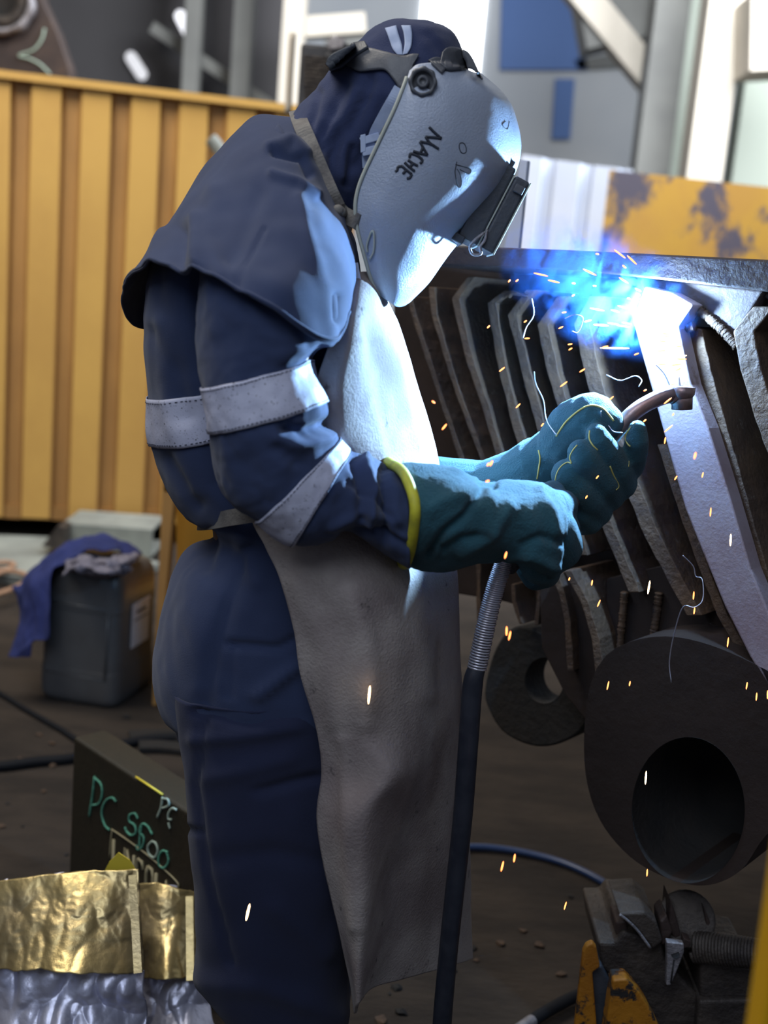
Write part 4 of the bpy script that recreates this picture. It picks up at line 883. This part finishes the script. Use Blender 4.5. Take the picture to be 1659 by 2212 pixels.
strap('chest_tab', [at(757, 570, -.115), at(762, 600, -.118), at(770, 640, -.128)], .018, .003, WEB, apron, side=(1, 0, 0))
# ------------------------------------------------------------------ welding mask
mask_near = [
    [(884, 152, -.100), (905, 138, -.100), (955, 136, -.092), (1000, 148, -.07), (1030, 158, -.04), (1040, 160, 0)],
    [(874, 185, -.112), (910, 178, -.116), (980, 185, -.108), (1040, 185, -.085), (1078, 200, -.045), (1090, 206, 0)],
    [(853, 237, -.118), (910, 238, -.123), (990, 245, -.114), (1062, 242, -.088), (1102, 248, -.045), (1114, 252, 0)],
    [(818, 310, -.120), (890, 318, -.125), (975, 330, -.116), (1060, 325, -.09), (1110, 322, -.045), (1126, 322, 0)],
    [(776, 405, -.120), (850, 402, -.125), (940, 405, -.116), (1030, 395, -.09), (1085, 392, -.045), (1106, 388, 0)],
    [(770, 475, -.118), (830, 480, -.122), (900, 490, -.113), (970, 475, -.088), (1022, 465, -.045), (1045, 462, 0)],
    [(790, 558, -.110), (825, 562, -.113), (870, 572, -.103), (925, 562, -.08), (955, 552, -.04), (972, 548, 0)],
    [(806, 612, -.100), (832, 618, -.102), (865, 626, -.094), (900, 618, -.072), (918, 612, -.038), (928, 610, 0)],
    [(822, 640, -.09), (838, 650, -.092), (855, 662, -.084), (870, 662, -.064), (882, 656, -.034), (888, 652, 0)]]
mrows = []
for r in mask_near:
    P = [at(x, y, Y) for x, y, Y in r]; far = [Vector((p.x, -p.y, p.z)) for p in P[:-1]][::-1]
    mrows.append([tuple(p) for p in P+far])
mask, MG = surf('welding_mask', mrows, MASKM, wel, nu=130, nv=130, closed=False, solid=.003, amp=.0005, freq=(20, 20, 20), octs=3)
bv = bvh_of((MG, False)); bvh = bvh_of((HG, True)); both = bvh_of((MG, False), (HG, True))
tube('mask_edge', [Vector(p)+Vector((-.001, -.001, 0)) for p in MG[8:, 0][::5]], .0022, EDGE, mask, n=8, sub=2)
tube('edge_wire', [cast(bv, x, y, .003) for x, y in [(793, 545), (792, 530), (800, 505), (806, 500), (808, 520), (806, 545), (798, 560)]], .0012, EDGE, mask, n=6)
# worn marks and writing on the shell
sc = 8.295
for st_ in ([(720, 120), (830, 230), (940, 325)], [(940, 325), (800, 305), (655, 295)], [(655, 290), (720, 390), (810, 460), (890, 510)], [(815, 455), (700, 410), (555, 378)],
            [(555, 385), (610, 480), (690, 620)], [(690, 620), (560, 590), (435, 550)], [(610, 480), (570, 580)],
            [(370, 670), (385, 605), (430, 605), (520, 640), (600, 715), (560, 775)],
            [(340, 710), (430, 770), (515, 815)], [(280, 750), (360, 830), (460, 910)], [(425, 770), (385, 840)],
            [(235, 820), (320, 895), (410, 965)], [(240, 820), (165, 835), (150, 890), (115, 920)], [(310, 890), (250, 960)], [(410, 965), (375, 1030), (320, 1040)]):
    tube('marker_writing', [cast(bv, 840+x/sc, 260+y/sc, .0003) for x, y in st_], .00165, INK, mask, n=6, sub=4)
for st_ in ([(1265, 420), (1300, 400), (1350, 420), (1385, 500), (1380, 570), (1330, 590), (1285, 560), (1260, 480), (1265, 420)],
            [(1190, 790), (1300, 820), (1430, 860), (1475, 900), (1450, 960), (1400, 950), (1270, 880)],
            [(1215, 740), (1200, 830), (1185, 930), (1210, 1080), (1240, 1180), (1285, 1200), (1305, 1100), (1270, 950), (1220, 870)]):
    tube('scratch', [cast(bv, 840+x/sc, 260+y/sc, .0) for x, y in st_], .0006, INK, mask, n=5, sub=4)
tube('scratch', [cast(bv, x, y, .0) for x, y in [(1092, 262), (1085, 270), (1095, 280), (1100, 262)]], .0006, INK, mask, n=5, sub=4)
# pivot knob
kc = cast(bv, 913, 178, 0); kn = Vector((0, -1, 0)); 
def ringmesh(name, c, n, prof, m, par, seg=40, lobes=0, la=0):
    n = Vector(n).normalized(); s1 = n.cross(Vector((0, 0, 1))).normalized(); s2 = n.cross(s1); vs = []
    for k in range(seg):
        a = 2*math.pi*k/seg; j = 1+la*math.cos(lobes*a)
        for i, (r, h) in enumerate(prof): vs.append(c+(s1*math.cos(a)+s2*math.sin(a))*r*(j if i in (1, 2) else 1)+n*h)
    K = len(prof); fs = [(K*k+i, K*((k+1) % seg)+i, K*((k+1) % seg)+i+1, K*k+i+1) for k in range(seg) for i in range(K-1)]
    return mesh_of(name, vs, fs, m, par, True)
knob = ringmesh('pivot_knob', kc, kn, [(.0, -.004), (.0160, -.003), (.0160, .007), (.0125, .009), (.0118, .002), (.0, .002)], GREYP, mask, 48, 8, .045)
ringmesh('knob_hub', kc, kn, [(.0072, .0), (.0072, .007), (.0040, .0085), (.0034, .006), (0, .006)], GREYP, knob, 24)
def patch_on(name, top_, bot_, m, par, b, off=.002, nu=40, nv=10, th=.002, miss=-.1):
    T_ = catmull([(x, y, 0) for x, y in top_], nu); B_ = catmull([(x, y, 0) for x, y in bot_], nu); vs = []
    for i in range(nv):
        for j in range(nu):
            q = T_[j]+(B_[j]-T_[j])*i/(nv-1); vs.append(cast(b, q[0], q[1], off, miss))
    o = mesh_of(name, vs, grid_faces(nv, nu, False), m, par, True); s = o.modifiers.new('s', 'SOLIDIFY'); s.thickness = th; s.offset = 0; return o
head_ = patch_on('headgear_band', [(736, 128), (762, 112), (792, 104), (830, 112), (868, 121), (892, 117), (905, 118)], [(750, 142), (775, 154), (804, 152), (832, 152), (852, 175), (868, 192), (892, 140)], GREYP, hood, bvh, .004, th=.003)
patch_on('headgear_back', [(703, 140), (712, 122), (735, 108), (765, 96), (790, 92)], [(716, 152), (728, 148), (742, 142), (768, 122), (796, 104)], BLACKP, head_, bvh, .008, th=.006)
strap('headgear_buckle', [cast(bvh, 738, 136, .010, -.08), cast(bvh, 762, 116, .010, -.08), cast(bvh, 788, 99, .010, -.06)], .006, .003, WEB, head_, side=(.6, 0, .8))
patch_on('headgear_front', [(956, 112), (968, 102), (990, 104), (1010, 112), (1022, 128)], [(950, 138), (968, 150), (995, 150), (1020, 150), (1042, 172)], GREYP, head_, both, .006, th=.003)
patch_on('pivot_plate', [(925, 130), (940, 124), (955, 128), (968, 140)], [(955, 158), (962, 150), (970, 146), (976, 142)], GREYP, mask, both, .004, th=.003)
for a_, b_ in (([(832, 62), (839, 80), (848, 105), (858, 118)], [(856, 56), (860, 72), (868, 98), (870, 119)]), ([(867, 56), (872, 72), (874, 95), (870, 119)], [(887, 56), (890, 75), (888, 100), (880, 116)])):
    patch_on('elastic_stripe', a_, b_, WEB, hood, bvh, .002, nv=6, th=.002, miss=-.05)
strap('chin_strap', [cast(bvh, x, y, .006, -.10) for x, y in [(862, 190), (846, 218), (828, 250), (812, 280), (806, 296)]], .012, .002, WEB, hood, side=(.85, 0, .5))
strap('chin_strap', [cast(bvh, x, y, .006, -.10) for x, y in [(802, 305), (794, 330), (795, 362)]], .013, .002, WEB, hood, side=(1, 0, .2))
c = cast(bvh, 800, 300, .009, -.10); bm = bmesh.new()
add_box(bm, c, (.011, 0, .004), (0, .0025, 0), (-.002, 0, .004)); add_box(bm, c+Vector((.002, 0, -.013)), (.010, 0, .003), (0, .0025, 0), (-.001, 0, .0045)); add_box(bm, c+Vector((-.008, 0, -.006)), (.003, 0, .001), (0, .003, 0), (-.001, 0, .010))
bm_obj('strap_buckle', bm, WEB, hood, False, .001)
# lens holder
A_ = at(1104, 386, 0); B_ = at(1030, 528, 0); Lx = (B_-A_); ll = Lx.length; Lx.normalize(); Nx = Vector((-Lx.z, 0, Lx.x)).normalized()
if Nx.x < 0: Nx = -Nx
lens = empty('lens_holder', A_); lens.parent = mask; lens.location = A_-root_of(mask) if False else Vector((0, 0, 0))
def lbox(name, l0, l1, n0, n1, w, m, y0=0., bev=.0015, par=None):
    s = 1.5/F; bm = bmesh.new(); c = A_+Lx*((l0+l1)/2*s)+Nx*((n0+n1)/2*s)+Vector((0, y0, 0)); add_box(bm, c, Lx*((l1-l0)/2*s), (0, w, 0), Nx*((n1-n0)/2*s))
    return bm_obj(name, bm, m, par or mask, False, bev)
bpy.data.objects.remove(lens)
hb = lbox('lens_holder', -12, 158, -46, -2, .052, BLACKP, 0, .003)
for sy in (-1, 1): lbox('hinge_lug', -24, -2, -30, -10, .006, BLACKP, sy*.04, .001, hb)
lbox('holder_flange', 152, 170, -62, -30, .054, BLACKP, 0, .002, hb)
flip = lbox('flip_frame', 0, 158, 2, 34, .056, BLACKP, 0, .003, mask); flip['label'] = 'black flip-up lens frame'
lbox('frame_rim', 0, 158, 34, 37, .057, EDGE, 0, .0005, flip)
lbox('frame_rim', 0, 158, -2, 1, .055, EDGE, 0, .0005, flip)
lbox('latch', 14, 30, 10, 30, .006, GREYP, -.0555, .001, flip)
lbox('lens_glass', 18, 142, 28, 38.5, .046, BORE, 0, .0005, flip)
q = lambda l, n, y: A_+Lx*(l*1.5/F)+Nx*(n*1.5/F)+Vector((0, y, 0))
tube('spring_clip', [q(128, -2, -.06), q(150, -12, -.062), q(166, -14, -.06), q(176, -2, -.058), q(168, 12, -.058), q(156, 4, -.06), q(140, 6, -.06), q(120, 0, -.059)], .0018, BRIGHTST, flip, n=8)
# ------------------------------------------------------------------ gloves
def rr(A, B, w, cy, p=.9): return ring(A, B, w, cy, 12, p)
cuff_rows = [cp([(873, 1216, -.20), (884, 1190, -.25), (894, 1130, -.278), (893, 1080, -.278), (872, 1025, -.25), (842, 1000, -.20), (835, 1010, -.15), (845, 1090, -.128), (860, 1180, -.15)]),
             cp([(905, 1228, -.20), (920, 1190, -.255), (928, 1130, -.28), (928, 1075, -.275), (915, 1025, -.25), (900, 999, -.20), (895, 1020, -.15), (895, 1100, -.13), (900, 1190, -.15)]),
             cp([(970, 1236, -.20), (985, 1190, -.26), (990, 1130, -.275), (990, 1070, -.27), (985, 1030, -.24), (975, 1008, -.20), (970, 1030, -.15), (968, 1100, -.13), (968, 1190, -.15)]),
             cp([(1040, 1218, -.19), (1052, 1190, -.25), (1055, 1135, -.265), (1052, 1085, -.255), (1048, 1058, -.225), (1044, 1040, -.19), (1040, 1050, -.14), (1040, 1110, -.12), (1040, 1180, -.14)]),
             cp([(1095, 1222, -.18), (1112, 1190, -.24), (1118, 1140, -.255), (1115, 1090, -.245), (1112, 1062, -.215), (1110, 1040, -.18), (1105, 1050, -.13), (1105, 1120, -.11), (1098, 1190, -.13)]),
             cp([(1145, 1262, -.17), (1165, 1215, -.23), (1170, 1155, -.245), (1168, 1100, -.235), (1165, 1068, -.205), (1162, 1045, -.17), (1160, 1055, -.12), (1160, 1130, -.10), (1150, 1210, -.12)]),
             cp([(1180, 1268, -.165), (1203, 1220, -.215), (1210, 1160, -.225), (1210, 1110, -.215), (1206, 1082, -.19), (1200, 1060, -.16), (1198, 1075, -.11), (1200, 1140, -.09), (1188, 1210, -.11)]),
             cp([(1196, 1262, -.16), (1216, 1220, -.19), (1224, 1165, -.195), (1226, 1120, -.188), (1224, 1095, -.17), (1220, 1080, -.15), (1218, 1090, -.12), (1218, 1150, -.10), (1205, 1215, -.12)])]
gcre = [([(1040, 1060), (1010, 1110), (960, 1150), (925, 1200)], 9, -.008), ([(1050, 1045), (1060, 1090), (1062, 1150)], 18, .006), ([(1040, 1042), (1065, 1048)], 10, -.009), ([(930, 1100), (990, 1070), (1030, 1055)], 16, .004),
        ([(1100, 1100), (1060, 1160), (1000, 1200)], 14, .006), ([(1130, 1180), (1170, 1160), (1215, 1170)], 10, -.006), ([(1100, 1205), (1150, 1200), (1200, 1225)], 10, .007), ([(960, 1190), (1000, 1165), (1050, 1160)], 10, -.006), ([(1090, 1225), (1130, 1235), (1190, 1260)], 10, -.008), ([(1165, 1060), (1190, 1110), (1200, 1160)], 12, .005)]
glove, GG = surf('glove', cuff_rows, GLOVE, wel, nu=120, nv=150, cap1=True, amp=.004, freq=(14, 14, 14), octs=3, creases=gcre, solid=.0025, amp2=.0006, freq2=220)
tube('cuff_piping', [Vector(p) for p in GG[1][::4]]+[Vector(GG[1][0])], .0062, PIPING, glove, n=10, sub=2)
# right hand inside, gripping the handle
zz = lambda x, y, Y, r: (at(1150+x/6.38, 850+y/6.38, Y), r*.94/1000)
blob('hand', [[S_(1130, 1140, -.16, .035), S_(1185, 1150, -.14, .036), S_(1205, 1180, -.12, .032)],
              [S_(1190, 1100, -.13, .024), S_(1215, 1090, -.09, .020), S_(1218, 1120, -.05, .017), S_(1190, 1150, -.045, .015)],
              [S_(1200, 1140, -.13, .024), S_(1222, 1140, -.085, .019), S_(1210, 1170, -.05, .017), S_(1180, 1180, -.05, .015)],
              [S_(1195, 1185, -.13, .024), S_(1205, 1200, -.085, .019), S_(1185, 1215, -.055, .017), S_(1160, 1205, -.06, .015)],
              [S_(1175, 1225, -.13, .022), S_(1180, 1240, -.09, .018), S_(1155, 1250, -.07, .016), S_(1135, 1225, -.08, .014)],
              [S_(1150, 1110, -.13, .022), S_(1165, 1085, -.10, .020), S_(1195, 1065, -.06, .017)]], GLOVE, glove, .0035, 4)
# left glove, palm side to the camera, holding the neck
lg = blob('glove', [
    [S_(890, 1045, .165, .045), S_(960, 1050, .14, .042), S_(1050, 1050, .10, .036), S_(1130, 1030, .07, .042), S_(1165, 1010, .06, .044)],
    [zz(250, 900, .055, 44), zz(420, 900, .06, 46), zz(620, 850, .07, 44), zz(900, 900, .08, 38), zz(1000, 1150, .08, 34)],
    [zz(420, 900, .06, 46), zz(500, 1250, .065, 40), zz(650, 1500, .065, 32)],
    [zz(620, 850, .07, 44), zz(760, 1200, .075, 40), zz(850, 1400, .065, 32)],
    [zz(430, 700, .035, 40), zz(600, 480, .02, 42), zz(800, 370, .005, 40), zz(1010, 400, -.002, 26)],          # thumb
    [zz(640, 640, .025, 34), zz(840, 480, .01, 36), zz(930, 420, .005, 32)],
    [zz(1180, 1150, .07, 23), zz(1350, 980, .030, 21), zz(1415, 820, .0, 18), zz(1440, 640, -.018, 16.5), zz(1448, 490, -.022, 13)],   # index
    [zz(1000, 1250, .07, 26), zz(1210, 1240, .03, 25), zz(1130, 1000, -.005, 24), zz(1010, 800, -.028, 20), zz(915, 650, -.036, 18), zz(885, 560, -.036, 15)],   # middle
    [zz(850, 1350, .07, 26), zz(1060, 1400, .03, 24), zz(960, 1200, -.01, 24), zz(820, 1020, -.032, 21), zz(700, 880, -.042, 22), zz(665, 815, -.042, 19)],   # ring
    [zz(700, 1500, .06, 26), zz(880, 1620, .025, 24), zz(760, 1450, -.01, 24), zz(610, 1300, -.03, 23), zz(480, 1120, -.032, 23)],   # little
    [zz(600, 1750, .05, 22), zz(780, 1740, .02, 22), zz(640, 1620, -.005, 20), zz(560, 1500, -.008, 18)]], GLOVE, wel, .0026, 2)
dg = bpy.context.evaluated_depsgraph_get()
bpy.context.view_layer.update()
dg = bpy.context.evaluated_depsgraph_get(); ev = lg.evaluated_get(dg); me = ev.to_mesh(); off = root_of(lg.parent)
lb = BVHTree.FromPolygons([v.co+off for v in me.vertices], [tuple(p.vertices) for p in me.polygons]); ev.to_mesh_clear()
for s_, w_ in (([(330, 590), (440, 420), (560, 300), (700, 200), (820, 165), (950, 195), (1050, 290), (1120, 380)], .0014), ([(85, 780), (105, 900), (85, 1050), (65, 1180)], .0011),
               ([(315, 1240), (330, 1120), (390, 1010), (480, 950), (540, 965)], .0009), ([(540, 960), (515, 880), (560, 780), (620, 710)], .0010), ([(790, 510), (785, 620), (830, 710), (900, 780)], .0011),
               ([(1420, 400), (1330, 500), (1285, 600), (1310, 690), (1350, 730)], .0012), ([(1070, 1000), (1120, 1130), (1190, 1270), (1150, 1330)], .0011), ([(540, 1700), (535, 1820)], .0010), ([(1330, 930), (1325, 1010)], .0008)):
    tube('seam', [cast(lb, 1150+x/6.38, 850+y/6.38, .0002, .03) for x, y in s_], w_, SEAM, lg, n=6, sub=4)
